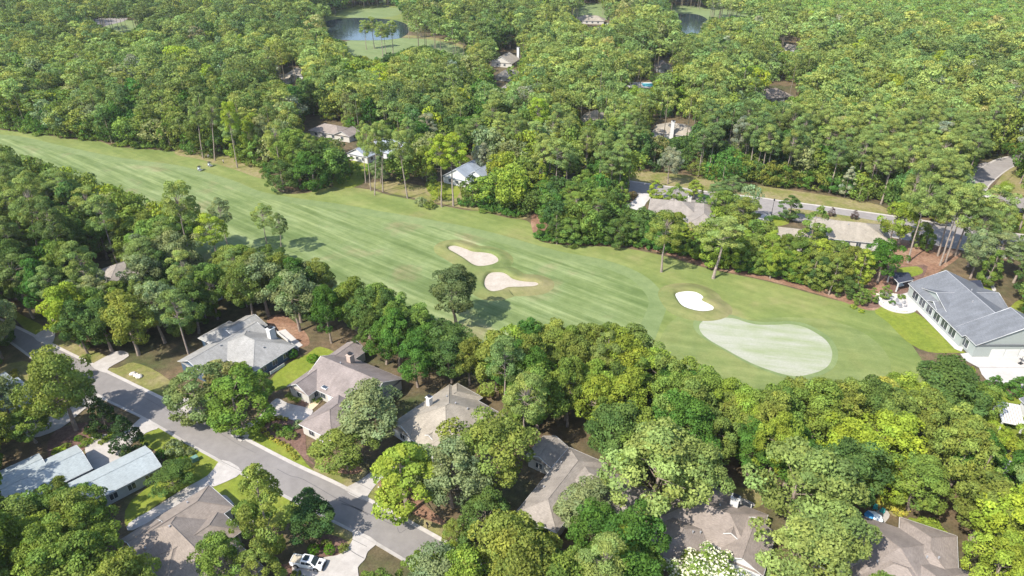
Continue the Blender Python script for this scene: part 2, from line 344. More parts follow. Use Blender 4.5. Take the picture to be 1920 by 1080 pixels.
sheet('road_median', [(1480, 391), (1520, 395), (1580, 404), (1640, 414), (1720, 428), (1720, 434), (1640, 423), (1560, 412), (1500, 401), (1482, 397)], .13, M['dry'], 4)
sheet('curved_road', [(1770, 425), (1785, 385), (1810.5, 345), (1831, 325), (1851, 310.5), (1871, 300), (1900, 293), (1925, 288), (1925, 303), (1898, 312.6), (1878, 325), (1861.5, 339), (1849, 353), (1835, 385), (1830, 435)], .10, M['asphalt_pale'], 4, block=True)
CRw = smooth([tuple(G(*p)[:2]) for p in [(1785, 385), (1810.5, 345), (1831, 325), (1851, 310.5), (1871, 300), (1900, 293), (1925, 288)]], 4, False)
strip('kerb', CRw, .8, 1, .06, .12, M['concrete'])
CRw = smooth([tuple(G(*p)[:2]) for p in [(1835, 385), (1849, 353), (1861.5, 339), (1878, 325), (1898, 312.6), (1925, 303)]], 4, False)
strip('kerb', CRw, .6, -1, .06, .12, M['concrete'])
sheet('side_street', [(1850, 366), (1890, 369), (1925, 371), (1960, 372), (1960, 402), (1925, 400), (1902, 398), (1890, 385), (1860, 378)], .11, M['asphalt_pale'], 3, block=True)
sheet('verge', [(1180, 320), (1300, 330), (1450, 352), (1560, 368), (1650, 385), (1660, 402), (1557, 388), (1425, 370), (1288, 353), (1177, 338)], .04, M['dry'], 3, block=True)
sheet('verge', [(1850, 375), (1885, 320), (1925, 305), (1925, 366), (1860, 366)], .05, M['dry'], 2)
sheet('verge', [(1850, 392), (1905, 400), (1960, 402), (1960, 440), (1905, 436), (1850, 425)], .05, M['lawn'], 2)
# driveways
def drive(pts, mat='concrete', sm=3, clr=False): sheet('driveway', pts, .15, M[mat], sm, block=True, clr=clr)
drive([(64, 634), (86, 618), (104, 624), (94, 648)]); drive([(172, 687), (195, 671), (225, 658), (242, 668), (205, 690), (199, 700)])
drive([(171, 735), (150, 744), (120, 775), (75, 785), (45, 800), (60, 822), (115, 803), (160, 767), (176, 762), (198, 748)])
drive([(270, 783), (250, 797), (225, 815), (195, 815), (160, 830), (175, 880), (225, 872), (240, 840), (275, 812), (298, 802)])
drive([(322, 757), (350, 747), (376, 758), (362, 778)], clr=False)
drive([(430, 812), (475, 790), (495, 772), (518, 748), (540, 757), (575, 765), (587, 773), (567, 792), (540, 786), (512, 786), (492, 797), (472, 810), (458, 828)], clr=True)
drive([(647, 920), (677, 900), (697, 885), (725, 868), (740, 880), (712, 902), (690, 930), (688, 941)])
drive([(242, 982), (250, 995), (325, 952), (390, 914), (405, 912), (454, 886), (417, 863), (390, 892), (337, 922), (295, 950)], clr=True)
drive([(665, 995), (706, 1016), (690, 1035), (684, 1050), (671, 1065), (665, 1090), (575, 1090), (548, 1062), (607, 1046), (632, 1042), (650, 1030), (661, 1013)], clr=True)
drive([(1800, 664), (1925, 655), (1990, 660), (1990, 740), (1920, 728), (1850, 714), (1835, 690)], 'concrete_white', 2, clr=True)
drive([(1175, 388), (1190, 375), (1202, 363), (1222, 367), (1212, 380), (1200, 395)], 'concrete_white'); drive([(1415, 420), (1425, 405), (1440, 402), (1450, 410), (1430, 430), (1410, 440)], 'concrete_white')
drive([(1832, 328), (1812, 330), (1822, 312), (1850, 305), (1856, 308)], 'asphalt_pale'); drive([(1011, 975), (1030, 960), (1062, 980), (1045, 1010), (1020, 1010)])
drive([(1846, 366), (1862, 366), (1862, 376), (1846, 374)], 'concrete_white', 0)
drive([(1848, 520), (1856, 518), (1868, 545), (1862, 548)], 'concrete_white', 0); drive([(1375, 930), (1415, 945), (1400, 955), (1370, 940)]); drive([(1618, 985), (1650, 955), (1668, 966), (1655, 985), (1640, 992)])
drive([(520, 622), (535, 618), (568, 648), (555, 656)], 'concrete_white', 0)
sheet('garden_path', [(572, 765), (598, 744), (606, 748), (584, 770)], .12, plain('sandy_path', (.50, .40, .26), .9), 2)
sheet('garden_path', [(413, 935), (425, 930), (450, 958), (475, 975), (468, 992), (450, 990), (455, 978), (435, 962)], .12, M['concrete'], 3)
# lawns and beds
def lawn(pts, mat='lawn', z=.05, clr=False, sm=3, name='lawn'): sheet(name, pts, z, M[mat], sm, clr=clr)
lawn([(505, 735), (507, 712), (540, 682), (575, 665), (600, 650), (640, 668), (612, 675), (585, 695), (545, 722)], clr=True)
lawn([(455, 828), (475, 805), (495, 795), (515, 815), (545, 830), (575, 870), (590, 885), (560, 880)], clr=True)
lawn([(265, 800), (300, 802), (345, 828), (412, 858), (415, 868), (385, 895), (330, 925), (290, 950), (262, 985), (235, 985), (245, 940), (320, 880), (300, 850), (262, 830)])
lawn([(455, 884), (500, 905), (545, 930), (590, 958), (664, 996), (655, 1015), (620, 1000), (560, 980), (510, 990), (480, 1000), (440, 955), (403, 920), (408, 908)])
lawn([(620, 985), (640, 985), (664, 998), (660, 1015), (645, 1028), (625, 1015)], 'dry', .06)
lawn([(180, 690), (200, 700), (320, 757), (350, 745), (300, 700), (250, 680), (220, 690)], 'dry'); lawn([(100, 650), (168, 683), (200, 668), (150, 650), (110, 630)], 'dry')
lawn([(375, 760), (365, 780), (425, 808), (470, 785), (450, 770), (400, 760)], 'dry'); lawn([(590, 885), (645, 917), (690, 885), (660, 870), (600, 870)], 'dry'); lawn([(690, 940), (820, 1010), (840, 990), (780, 950), (715, 905)], 'dry')
lawn([(0, 575), (30, 600), (60, 628), (85, 615), (40, 590), (0, 560)]); lawn([(0, 690), (60, 680), (60, 740), (0, 740)], 'dry')
lawn([(480, 795), (500, 787), (540, 788), (570, 800), (575, 850), (590, 872), (570, 860), (548, 838), (515, 828), (490, 812)], 'mulch', .08, name='flower_bed', clr=True)
lawn([(590, 1045), (600, 1010), (620, 1003), (650, 1015), (648, 1032), (628, 1044), (606, 1047)], 'mulch', .08, name='flower_bed')
lawn([(120, 800), (200, 790), (235, 800), (240, 820), (190, 815), (150, 850), (100, 870), (90, 830)], 'mulch', .08, name='flower_bed')
lawn([(540, 1085), (520, 1060), (550, 1062), (575, 1085)], 'mulch', .08, name='flower_bed'); lawn([(555, 755), (580, 735), (610, 735), (600, 750), (575, 768)], 'mulch', .07, name='flower_bed')
lawn([(700, 890), (740, 900), (800, 950), (840, 985), (800, 975), (740, 945)], 'straw', .07, name='flower_bed'); lawn([(590, 862), (640, 862), (680, 880), (660, 890), (610, 880)], 'straw', .07, name='flower_bed')
lawn([(1640, 582), (1700, 575), (1800, 655), (1810, 662), (1790, 662), (1740, 660), (1700, 640), (1665, 605)], clr=True); lawn([(1655, 545), (1665, 505), (1700, 500), (1740, 500), (1700, 560), (1660, 575), (1620, 575)], 'mulch', .06, name='flower_bed')
lawn([(1820, 555), (1850, 530), (1870, 560), (1850, 570)], 'lawn'); lawn([(1895, 575), (1925, 560), (1925, 600), (1905, 610)]); lawn([(1680, 505), (1720, 500), (1730, 512), (1700, 520)], 'lawn', .08)
lawn([(1845, 730), (1925, 735), (1925, 850), (1890, 840), (1850, 800), (1838, 760)], clr=False); lawn([(1858, 720), (1900, 735), (1900, 745), (1850, 735)], 'mulch', .08, name='flower_bed')
lawn([(1365, 912), (1430, 925), (1425, 950), (1400, 950), (1375, 935)], 'dry'); lawn([(1640, 930), (1680, 945), (1680, 970), (1655, 950)], 'dry'); lawn([(1705, 970), (1750, 985), (1758, 1005), (1730, 1005), (1710, 985)])
lawn([(640, 310), (690, 300), (680, 345), (625, 350)]); lawn([(800, 340), (860, 350), (850, 375), (810, 368)]); lawn([(1440, 410), (1475, 408), (1478, 420), (1445, 424)])
# far golf holes, ponds
sheet('far_fairway', [(640, 80), (700, 72), (780, 72), (840, 78), (880, 92), (870, 112), (800, 120), (720, 118), (640, 128), (600, 110)], .05, M['collar'], 4)
sheet('far_fairway', [(590, 32), (640, 12), (700, 8), (760, 14), (790, 30), (800, 50), (780, 60), (700, 50), (600, 60), (575, 48)], .05, M['rough'], 4)
sheet('far_green', [(650, 27), (690, 16), (745, 15), (752, 26), (720, 33), (660, 34)], .08, M['collar'], 3)
sheet('far_fairway', [(1060, 10), (1150, 5), (1250, 8), (1330, 14), (1440, 26), (1440, 40), (1330, 38), (1240, 45), (1140, 38), (1075, 30)], .05, M['collar'], 4)
sheet('far_fairway', [(170, 48), (215, 38), (270, 38), (275, 55), (240, 72), (195, 60)], .05, M['collar'], 4)
sheet('car_park', [(155, 50), (175, 36), (235, 33), (232, 40), (200, 48), (172, 58)], .1, M['asphalt_pale'], 3, block=True)
sheet('pond', [(590, 54), (612, 40), (650, 34), (710, 35), (752, 41), (768, 54), (758, 68), (735, 74), (680, 76), (630, 74), (590, 66)], .12, M['water'], 4, block=True)
sheet('pond', [(1235, 42), (1270, 26), (1310, 28), (1330, 42), (1320, 66), (1285, 70), (1245, 60)], .12, M['water'], 4, block=True)
sheet('cart_path', [(745, 66), (790, 68), (840, 76), (880, 90), (878, 94), (836, 80), (790, 72), (745, 70)], .1, M['dry'], 3)
# ------------------------------------------------------------------ what the photograph leaves open
clear([(1262, 1020), (1290, 1012), (1360, 1015), (1392, 1045), (1392, 1080), (1262, 1080)])
clear([(205, 690), (330, 650), (350, 735), (310, 765), (200, 720)])
clear([(1612, 950), (1690, 945), (1690, 985), (1620, 990)])
clear([(535, 1030), (630, 1025), (650, 1100), (535, 1110)])
clear([(545, 1030), (625, 1028), (660, 1010), (670, 1030), (625, 1070), (545, 1070)])
clear([(0, 243), (67, 250), (127, 260), (187, 265), (217, 275), (283, 279), (333, 284), (383, 294), (447, 308), (493, 315), (510, 350), (545, 368), (600, 362), (625, 352), (690, 354), (730, 364), (783, 372), (867, 391), (900, 391), (950, 407), (990, 410), (998, 428), (1010, 453), (1067, 462), (1160, 461), (1190, 467), (1237, 473), (1280, 487), (1333, 500), (1380, 517), (1440, 523), (1487, 537), (1563, 557), (1613, 573), (1647, 582), (1700, 600), (1747, 640), (1707, 640), (1680, 667), (1693, 687), (1673, 697), (1670, 713), (1580, 713), (1487, 710), (1450, 725), (1420, 745), (1393, 718), (1340, 700), (1293, 690), (1267, 662), (1233, 663), (1207, 627), (1190, 603), (1133, 592), (1070, 613), (1050, 617), (1023, 600), (990, 597), (940, 603), (927, 627), (887, 637), (873, 613), (840, 607), (807, 590), (800, 573), (747, 567), (727, 537), (690, 527), (663, 520), (633, 487), (580, 483), (533, 477), (447, 473), (430, 420), (400, 372), (350, 372), (320, 365), (235, 355), (210, 345), (180, 322), (130, 325), (60, 300), (30, 262), (0, 262)])
for p in [
 [(12, 634), (37, 618), (170, 683), (430, 808), (830, 1018), (800, 1030), (704, 1016), (667, 997), (580, 953), (480, 905), (350, 830), (270, 783), (180, 740), (175, 720), (150, 700), (90, 660)],
 [(170, 683), (205, 690), (330, 755), (300, 730), (250, 700), (215, 690), (195, 672)], [(590, 872), (660, 885), (715, 900), (820, 990), (825, 1010), (640, 920)],
 [(345, 665), (390, 605), (430, 612), (475, 597), (505, 612), (580, 648), (590, 660), (560, 680), (500, 690), (440, 668)], [(505, 600), (535, 600), (578, 640), (560, 655), (520, 625)],
 [(510, 720), (600, 655), (650, 668), (668, 680), (665, 720), (640, 760), (600, 790), (565, 800), (500, 830), (430, 815), (520, 750)], [(735, 795), (760, 770), (840, 715), (905, 745), (925, 770), (922, 800), (900, 822), (870, 800), (830, 830), (810, 850), (800, 810), (770, 800)],
 [(970, 955), (1030, 870), (1060, 836), (1085, 855), (1150, 905), (1100, 915), (1062, 925), (1012, 985)], [(1258, 955), (1310, 908), (1350, 910), (1425, 920), (1425, 945), (1455, 1000), (1445, 1060), (1400, 1065), (1380, 1030), (1265, 1020)],
 [(1610, 1030), (1625, 1000), (1612, 985), (1620, 955), (1690, 955), (1770, 1000), (1825, 1080), (1680, 1080), (1665, 1050)],
 [(235, 1015), (320, 960), (240, 985), (290, 945), (240, 930), (160, 900), (85, 880), (30, 880), (75, 850), (150, 835), (220, 820), (270, 785), (340, 830), (415, 860), (470, 910), (470, 960), (450, 1000), (410, 1010), (380, 1060), (300, 1080)],
 [(45, 740), (65, 730), (90, 755), (60, 800), (40, 790)], [(130, 760), (170, 738), (200, 750), (160, 770)],
 [(1660, 510), (1705, 505), (1760, 500), (1775, 492), (1850, 545), (1920, 548), (1920, 730), (1850, 715), (1800, 662), (1700, 580), (1645, 580)], [(1655, 448), (1670, 440), (1700, 455), (1715, 490), (1680, 500)],
 [(1868, 745), (1920, 740), (1920, 810), (1880, 800)], [(1845, 730), (1880, 735), (1870, 800), (1850, 780)],
 [(1180, 338), (1330, 357), (1200, 395), (1180, 385)], [(1205, 388), (1225, 370), (1300, 375), (1325, 395), (1308, 426), (1290, 400)], [(1422, 362), (1490, 366), (1640, 385), (1640, 440), (1625, 465), (1550, 440), (1420, 412)],
 [(1812, 335), (1850, 295), (1905, 295), (1895, 320), (1915, 350), (1920, 400), (1890, 375), (1860, 372)], [(1880, 440), (1920, 445), (1920, 488), (1876, 482)],
 [(648, 285), (672, 262), (705, 256), (742, 262), (740, 278), (700, 300), (670, 303)], [(822, 320), (845, 298), (895, 300), (910, 335), (850, 350), (822, 345)], [(564, 230), (595, 220), (656, 243), (650, 264), (580, 252)],
 [(918, 112), (945, 95), (978, 92), (975, 115), (955, 120), (952, 165), (935, 168), (925, 135)], [(1070, 26), (1098, 16), (1138, 36), (1136, 48), (1100, 50)], [(1218, 230), (1258, 218), (1302, 226), (1300, 240), (1275, 256), (1226, 254)], [(1426, 172), (1448, 154), (1492, 156), (1488, 186), (1448, 194)],
 [(1084, 210), (1100, 200), (1120, 206), (1116, 226), (1092, 230)], [(526, 132), (550, 118), (566, 138), (562, 160), (530, 158)], [(1178, 152), (1222, 150), (1222, 165), (1180, 164)], [(1226, 112), (1260, 106), (1262, 136), (1230, 138)], [(1360, 258), (1380, 258), (1378, 270), (1362, 270)],
 [(1458, 64), (1496, 74), (1494, 98), (1468, 92)], [(168, 493), (185, 490), (230, 520), (225, 530), (185, 518)], [(296, 545), (315, 550), (310, 560)], [(1845, 862), (1855, 862), (1915, 892), (1905, 898)],
 [(612, 38), (650, 20), (745, 12), (752, 30), (770, 60), (870, 85), (870, 110), (830, 95), (790, 80), (740, 100), (700, 110), (660, 105), (655, 80), (620, 68)], [(1090, 8), (1130, 8), (1130, 25), (1100, 20)], [(1250, 15), (1340, 18), (1420, 32), (1340, 32), (1318, 36), (1316, 62), (1280, 62), (1275, 30)], [(170, 42), (235, 36), (262, 44), (240, 65), (200, 50)],
 [(1640, 960), (1680, 955), (1690, 968), (1650, 985)], [(1375, 912), (1425, 920), (1425, 940), (1385, 930)], [(0, 575), (45, 600), (45, 620), (0, 600)], [(20, 690), (50, 690), (50, 725), (20, 725)]]: clear(p)
# ------------------------------------------------------------------ houses
CAMV = Vector((0, 0, CAMH))
def house(label, th, wings, roof, wall, eave=2.9, win=True, garage=(), doors=(), chimneys=(), vents=(), skyl=(), step=3.3, wsz=(1.5, 1.5), cat='house', group=None, name='house', trim=True, sep=False):
    th = math.radians(th); o0 = G(wings[0][0], wings[0][1], eave); ct, st = math.cos(th), math.sin(th)
    root = empty(name, (o0.x, o0.y, 0), label, cat, group, th)
    def loc(px, py, z):
        p = G(px, py, z); dx, dy = p.x-o0.x, p.y-o0.y; return dx*ct+dy*st, -dx*st+dy*ct
    def wor(u, v): return (o0.x+u*ct-v*st, o0.y+u*st+v*ct)
    W = []
    for i, wg in enumerate(wings):
        a, b = loc(wg[0], wg[1], eave); u0, u1 = sorted((a, a+wg[2])); v0, v1 = sorted((b, b+wg[3]))
        W.append((u0, u1, v0, v1, wg[4], wg[5], math.radians(wg[6] if len(wg) > 6 else 26), eave+.006*i+(wg[7] if len(wg) > 7 else 0)))
        foot([wor(u0-1, v0-1), wor(u1+1, v0-1), wor(u1+1, v1+1), wor(u0-1, v1+1)])
    rb, fb, wb = MB(), MB(), MB()
    for i, (u0, u1, v0, v1, rd, ty, pt, ze) in enumerate(W):
        sw = rd == 'v'
        if sw: a0, a1, b0, b1 = v0, v1, u0, u1
        else: a0, a1, b0, b1 = u0, u1, v0, v1
        P = (lambda a, b, z: (b, a, z)) if sw else (lambda a, b, z: (a, b, z))
        bm_ = (b0+b1)/2; hb = (b1-b0)/2; zr = ze+hb*math.tan(pt); sl = hb/math.cos(pt)
        ins0 = ins1 = 0 if ty == 'gable' else min(hb, (a1-a0)/2-.05)
        if ty == 'half0': ins1 = 0
        if ty == 'half1': ins0 = 0
        f = (lambda q, uv: rb.face(q[::-1], 0, uv[::-1])) if sw else (lambda q, uv: rb.face(q, 0, uv))
        o = i*13.7
        f([P(a0, b0, ze), P(a1, b0, ze), P(a1-ins1, bm_, zr), P(a0+ins0, bm_, zr)], [(a0+o, 0), (a1+o, 0), (a1-ins1+o, sl), (a0+ins0+o, sl)])
        f([P(a1, b1, ze), P(a0, b1, ze), P(a0+ins0, bm_, zr), P(a1-ins1, bm_, zr)], [(a1+o, 9), (a0+o, 9), (a0+ins0+o, 9+sl), (a1-ins1+o, 9+sl)])
        if ins0: f([P(a0, b1, ze), P(a0, b0, ze), P(a0+ins0, bm_, zr)], [(b1+o, 0), (b0+o, 0), (bm_+o, sl)])
        if ins1: f([P(a1, b0, ze), P(a1, b1, ze), P(a1-ins1, bm_, zr)], [(b0+o, 0), (b1+o, 0), (bm_+o, sl)])
        rb.face([P(a0, b0, ze-.02), P(a0, b1, ze-.02), P(a1, b1, ze-.02), P(a1, b0, ze-.02)])
        rb.tube(P(a0+ins0, bm_, zr), P(a1-ins1, bm_, zr), .09, .09, 5, 1)
        for ins, aa, s_ in ((ins0, a0, 1), (ins1, a1, -1)):
            if ins:
                for bb in (b0, b1): rb.tube(P(aa, bb, ze), P(aa+s_*ins, bm_, zr), .07, .07, 4, 1)
            else:
                for bb in (b0, b1): fb.tube(P(aa+s_*.02, bb, ze-.08), P(aa+s_*.02, bm_, zr-.06), .085, .085, 4)
        for (c, d) in (((a0, b0), (a1, b0)), ((a0, b1), (a1, b1))): fb.tube(P(c[0], c[1], ze-.1), P(d[0], d[1], ze-.1), .08, .08, 4)
        for aa, ins in ((a0, ins0), (a1, ins1)):
            if ins: fb.tube(P(aa, b0, ze-.1), P(aa, b1, ze-.1), .11, .11, 4)
        k = .45+.012*i; A0, A1, B0, B1 = a0+k, a1-k, b0+k, b1-k
        for (c, d) in (((A0, B0), (A1, B0)), ((A1, B1), (A0, B1))): wb.face([P(*c, 0), P(*d, 0), P(*d, ze-.03), P(*c, ze-.03)])
        for aa, ins in ((A0, ins0), (A1, ins1)):
            q = [P(aa, B0, 0), P(aa, B1, 0), P(aa, B1, ze-.03)]
            if not ins: q.append(P(aa, bm_, ze+(hb-k)*math.tan(pt)-.05))
            q.append(P(aa, B0, ze-.03)); wb.face(q)
    rt = rb.build('roof', [roof, M['grey'] if roof in (ROOF['slate'], ROOF['dark']) else roof], root)
    if sep:
        per = len(wb.f)//len(W)
        for i in range(len(W)):
            m = MB()
            for q in wb.f[i*per:(i+1)*per]: m.face([wb.v[k] for k in q])
            m.build('wall', wall, root)
    else: wb.build('wall', wall, root)
    if trim: fb.build('fascia', M['white'], root)
    def inside(u, v, sk=-1):
        return any(j != sk and W[j][0]+.3 < u < W[j][1]-.3 and W[j][2]+.3 < v < W[j][3]-.3 for j in range(len(W)))
    def opening(kind, i, side, t, wd, hg, zc):
        u0, u1, v0, v1, _, _, _, _ = W[i]; k = .45+.012*i
        c = {0: (t, v0+k-.04), 1: (u1-k+.04, t), 2: (t, v1-k+.04), 3: (u0+k-.04, t)}[side]
        nrm = {0: (0, -1), 1: (1, 0), 2: (0, 1), 3: (-1, 0)}[side]
        if inside(c[0]+nrm[0]*.3, c[1]+nrm[1]*.3, i): return
        rz = 0 if side in (0, 2) else math.pi/2
        if kind == 'window':
            m = MB(); m.box((c[0], c[1], zc), (wd, .12, hg), 0, rz); fr = m.build('window', M['white'], root)
            m = MB()
            for sx in (-1, 1):
                du = sx*wd*.242
                m.box((c[0]+nrm[0]*.05+(du if side in (0, 2) else 0), c[1]+nrm[1]*.05+(0 if side in (0, 2) else du), zc), (wd*.43, .08, hg*.88), 0, rz)
            m.build('pane', M['glass'], fr)
        elif kind == 'garage':
            m = MB(); m.box((c[0], c[1], hg/2), (wd+.3, .1, hg+.15), 0, rz); fr = m.build('garage_door', M['white'], root)
            m = MB()
            for r_ in range(4): m.box((c[0]+nrm[0]*.05, c[1]+nrm[1]*.05, .3+r_*hg/4), (wd-.1, .07, hg/4-.05), 0, rz)
            m.build('door_panel', M['white'], fr)
        else:
            m = MB(); m.box((c[0], c[1], 1.15), (wd+.5, .14, 2.4), 0, rz); fr = m.build('door', M['white'], root)
            m = MB(); m.box((c[0]+nrm[0]*.05, c[1]+nrm[1]*.05, 1.08), (wd, .1, 2.1), 0, rz); m.build('door_leaf', kind, fr)
    used = set()
    for (i, side, n, wd) in garage:
        u0, u1, v0, v1 = W[i][:4]; lo, hi = (u0, u1) if side in (0, 2) else (v0, v1); mid = (lo+hi)/2
        for k in range(n): opening('garage', i, side, mid+(k-(n-1)/2)*(wd+.5), wd, 2.3, 0)
        used.add((i, side))
    for (i, side, f, mt) in doors:
        u0, u1, v0, v1 = W[i][:4]; lo, hi = (u0, u1) if side in (0, 2) else (v0, v1); opening(mt, i, side, lo+(hi-lo)*f, 1.1, 2.1, 0)
    if win:
        for i in range(len(W)):
            u0, u1, v0, v1 = W[i][:4]
            for side in range(4):
                if (i, side) in used: continue
                lo, hi = (u0, u1) if side in (0, 2) else (v0, v1)
                c = {0: ((u0+u1)/2, v0), 1: (u1, (v0+v1)/2), 2: ((u0+u1)/2, v1), 3: (u0, (v0+v1)/2)}[side]
                nn = {0: (0, -1), 1: (1, 0), 2: (0, 1), 3: (-1, 0)}[side]
                wx, wy = wor(*c); nw = (nn[0]*ct-nn[1]*st, nn[0]*st+nn[1]*ct)
                if nw[0]*(0-wx)+nw[1]*(0-wy) <= 0: continue
                n_ = int((hi-lo-1.6)//step)
                for k in range(n_): opening('window', i, side, (lo+hi)/2+(k-(n_-1)/2)*step, wsz[0], wsz[1], eave*.54)
    for (px, py, wd, dp, top, mt) in chimneys:
        u, v = loc(px, py, top-1); m = MB(); m.box((u, v, top/2+.6), (wd, dp, top-1.2)); m.box((u, v, top+.06), (wd+.25, dp+.25, .12))
        ch = m.build('chimney', mt, rt); m = MB(); m.box((u, v, top+.3), (wd*.5, dp*.5, .36)); m.box((u, v, top+.52), (wd*.7, dp*.8, .06)); m.build('chimney_cap', M['black'], rt)
    def zroof(u, v):
        z = 0
        for (u0, u1, v0, v1, rd, ty, pt, ze) in W:
            if u0 < u < u1 and v0 < v < v1:
                d = min(v-v0, v1-v) if rd == 'u' else min(u-u0, u1-u)
                e = min(u-u0, u1-u) if rd == 'u' else min(v-v0, v1-v)
                if ty == 'hip': d = min(d, e)
                z = max(z, ze+d*math.tan(pt))
        return z
    for (px, py) in vents:
        u, v = loc(px, py, eave+2); z = zroof(u, v)
        if z: m = MB(); m.tube((u, v, z-.3), (u, v, z+.4), .17, .17, 8); m.build('roof_vent', M['grey'], rt)
    for (px, py) in skyl:
        u, v = loc(px, py, eave+2.2); z = zroof(u, v)
        m = MB(); m.box((u, v, z+.05), (1.0, 1.6, .3)); sk = m.build('skylight', M['white'], rt); m = MB(); m.box((u, v, z+.2), (.8, 1.35, .06)); m.build('pane', M['glass'], sk)
    return root, loc, wor, W
H = {}
H['A'] = house('house with light grey hipped roof and dark blue walls, white deck behind', 57.5,
    [(554.5, 647.6, -13, 17, 'v', 'hip', 24), (332.8, 677, 20, -9.5, 'u', 'gable', 22), (370.8, 633.5, 9.5, -9, 'v', 'hip', 24), (501.7, 609.6, -9, 8.5, 'u', 'gable', 24)],
    ROOF['grey'], WALL['blue'], chimneys=[(508, 622, 1.7, 1.3, 6.6, WALL['white'])], vents=[(413, 646), (494, 650), (466, 620)])
H['B'] = house('mauve shingled house with entrance court, skylight and white trim', 58.5,
    [(565, 718, 13.5, -19, 'v', 'gable', 27), (537.5, 724, 12, -6.8, 'u', 'gable', 30), (560, 795, 12, -9.5, 'u', 'hip', 28), (608, 672, 8, -6.5, 'u', 'gable', 27)],
    ROOF['mauve'], WALL['cream'], doors=[(0, 3, .55, M['white'])], chimneys=[(657, 672, 1.4, 1.2, 6.6, WALL['brick'])], skyl=[(607.5, 716)], vents=[(640, 690)])
H['C'] = house('tan roofed house with small white chimney among tall trees', 50,
    [(730, 797, 18, -17, 'u', 'hip', 27), (732, 797, 9, -6.5, 'u', 'gable', 28), (785, 815, 8, -6, 'u', 'gable', 28), (905, 745, -9, 8, 'u', 'hip', 27), (922, 800, -14, 6, 'v', 'hip', 22), (830, 858, 10, 7, 'u', 'hip', 24)],
    ROOF['tan'], WALL['white'], chimneys=[(805, 752, 1.0, 1.0, 6.8, WALL['white'])], vents=[(877, 773), (855, 768), (838, 748)])
H['D'] = house('stone grey shingled house with inner corner and cream wall, below the big tree', 57,
    [(967, 960, 20, -8.5, 'u', 'hip', 25), (1085, 857, -9.5, -16, 'v', 'hip', 25), (1066, 838, -7, 6, 'u', 'gable', 26), (1155, 917, -8, 6, 'v', 'hip', 24)],
    ROOF['stone'], WALL['cream'], garage=[(0, 0, 2, 2.7)], vents=[(1053, 858), (1020, 905)])
H['E'] = house('taupe roofed house with red front door and arched white garage window', 60,
    [(1440, 965, -11.5, 17.5, 'v', 'hip', 24), (1455, 1000, -10, 7.5, 'u', 'gable', 27), (1250, 957, -10, -8.5, 'u', 'hip', 24), (1376, 925, -8, 8, 'u', 'hip', 26), (1394, 1024, 4, 4.8, 'u', 'gable', 32, .3)],
    ROOF['taupe'], WALL['white'], doors=[(4, 3, .5, M['red'])], garage=[(1, 3, 1, 4.4)], chimneys=[(1378, 940, 1.0, 1.4, 5.8, WALL['white'])], vents=[(1315, 990), (1300, 993), (1350, 947), (1440, 990)])
H['F'] = house('broad house with taupe roof behind a patio with a teal parasol', 62,
    [(1687, 969, -12, -9, 'u', 'hip', 22), (1652, 985, -13, 9, 'u', 'hip', 22), (1765, 1017, -16, 14, 'v', 'hip', 22), (1600, 1000, -12, -14, 'v', 'hip', 22), (1825, 1075, -12, 12, 'v', 'hip', 22)],
    ROOF['taupe'], WALL['cream'], win=False, vents=[(1740, 1040), (1762, 1042), (1645, 1052)])
H['G'] = house('brown roofed house with hipped wings beside the long driveway', 51,
    [(392, 909, -17, -8.5, 'u', 'hip', 26), (232, 1010, 12, -24, 'v', 'hip', 24), (455, 995, -14, 7.5, 'u', 'hip', 28), (262, 1052, 6, 7, 'u', 'gable', 28)],
    ROOF['brown'], WALL['cream'], vents=[(320, 992), (350, 937), (270, 1022)])
H['H'] = house('low house in three blocks with pale metal roofs around a courtyard', 46,
    [(143, 834, -14, -9.5, 'u', 'gable', 16), (272, 836, -15, -8.3, 'u', 'gable', 15, .1), (72, 849, -11, -7.5, 'u', 'gable', 16, -.1)],
    ROOF['pale'], WALL['grey'], sep=True)
H['I'] = house('pale roofed house with grey garage front half hidden by trees', 53,
    [(87, 754, -12, 15, 'v', 'hip', 18), (40, 724, -9, 9, 'v', 'hip', 18)], ROOF['pale'], WALL['tan'], garage=[(0, 0, 1, 5)])
H['J'] = house('large white house with slate roofs, tall windows and three garage doors', 0,
    [(1703, 531, 19, -27, 'v', 'gable', 24), (1793, 614, 23.5, -8.5, 'v', 'gable', 26, .35), (1903, 597, -17, 17, 'u', 'gable', 18.5), (1737, 563, 4.5, -5.5, 'u', 'gable', 26)],
    ROOF['slate'], WALL['sage'], eave=3.6, garage=[(1, 0, 4, 3.1)], vents=[(1782, 515), (1818, 554), (1820, 575)], step=3.7, wsz=(2.8, 2.5))
H['K'] = house('slate roofed house at the right edge beside the striped patio cover', 0, [(1911, 747, 14, -16, 'v', 'gable', 25)], ROOF['slate'], WALL['white'], eave=3.2)
H['L'] = house('grey roofed house by the upper road with pale driveway and brown round bush', -14,
    [(1220, 372, 18, -14, 'u', 'hip', 22), (1290, 379, 11, -20, 'v', 'hip', 22)], ROOF['stone'], WALL['white'], chimneys=[(1293, 374, 1.2, 1.1, 6.2, WALL['cream'])])
H['M'] = house('wide tan roofed house between the upper road and the fairway trees', -14,
    [(1516, 408, 24, -16, 'u', 'hip', 22), (1448, 424, 14, -12, 'u', 'hip', 22)], ROOF['tan'], WALL['cream'], vents=[(1590, 425)])
H['N'] = house('white walled house with grey blue roof behind the row of tall pines', -30, [(648, 287, 12, 10, 'v', 'gable', 26), (690, 280, 18, 14, 'u', 'gable', 28)], ROOF['white'], WALL['white'])
H['O'] = house('white house with pale blue gables behind the last two tall pines', -30, [(828, 330, 14, 14, 'v', 'gable', 30), (870, 330, 10, 12, 'v', 'gable', 30)], ROOF['white'], WALL['white'])
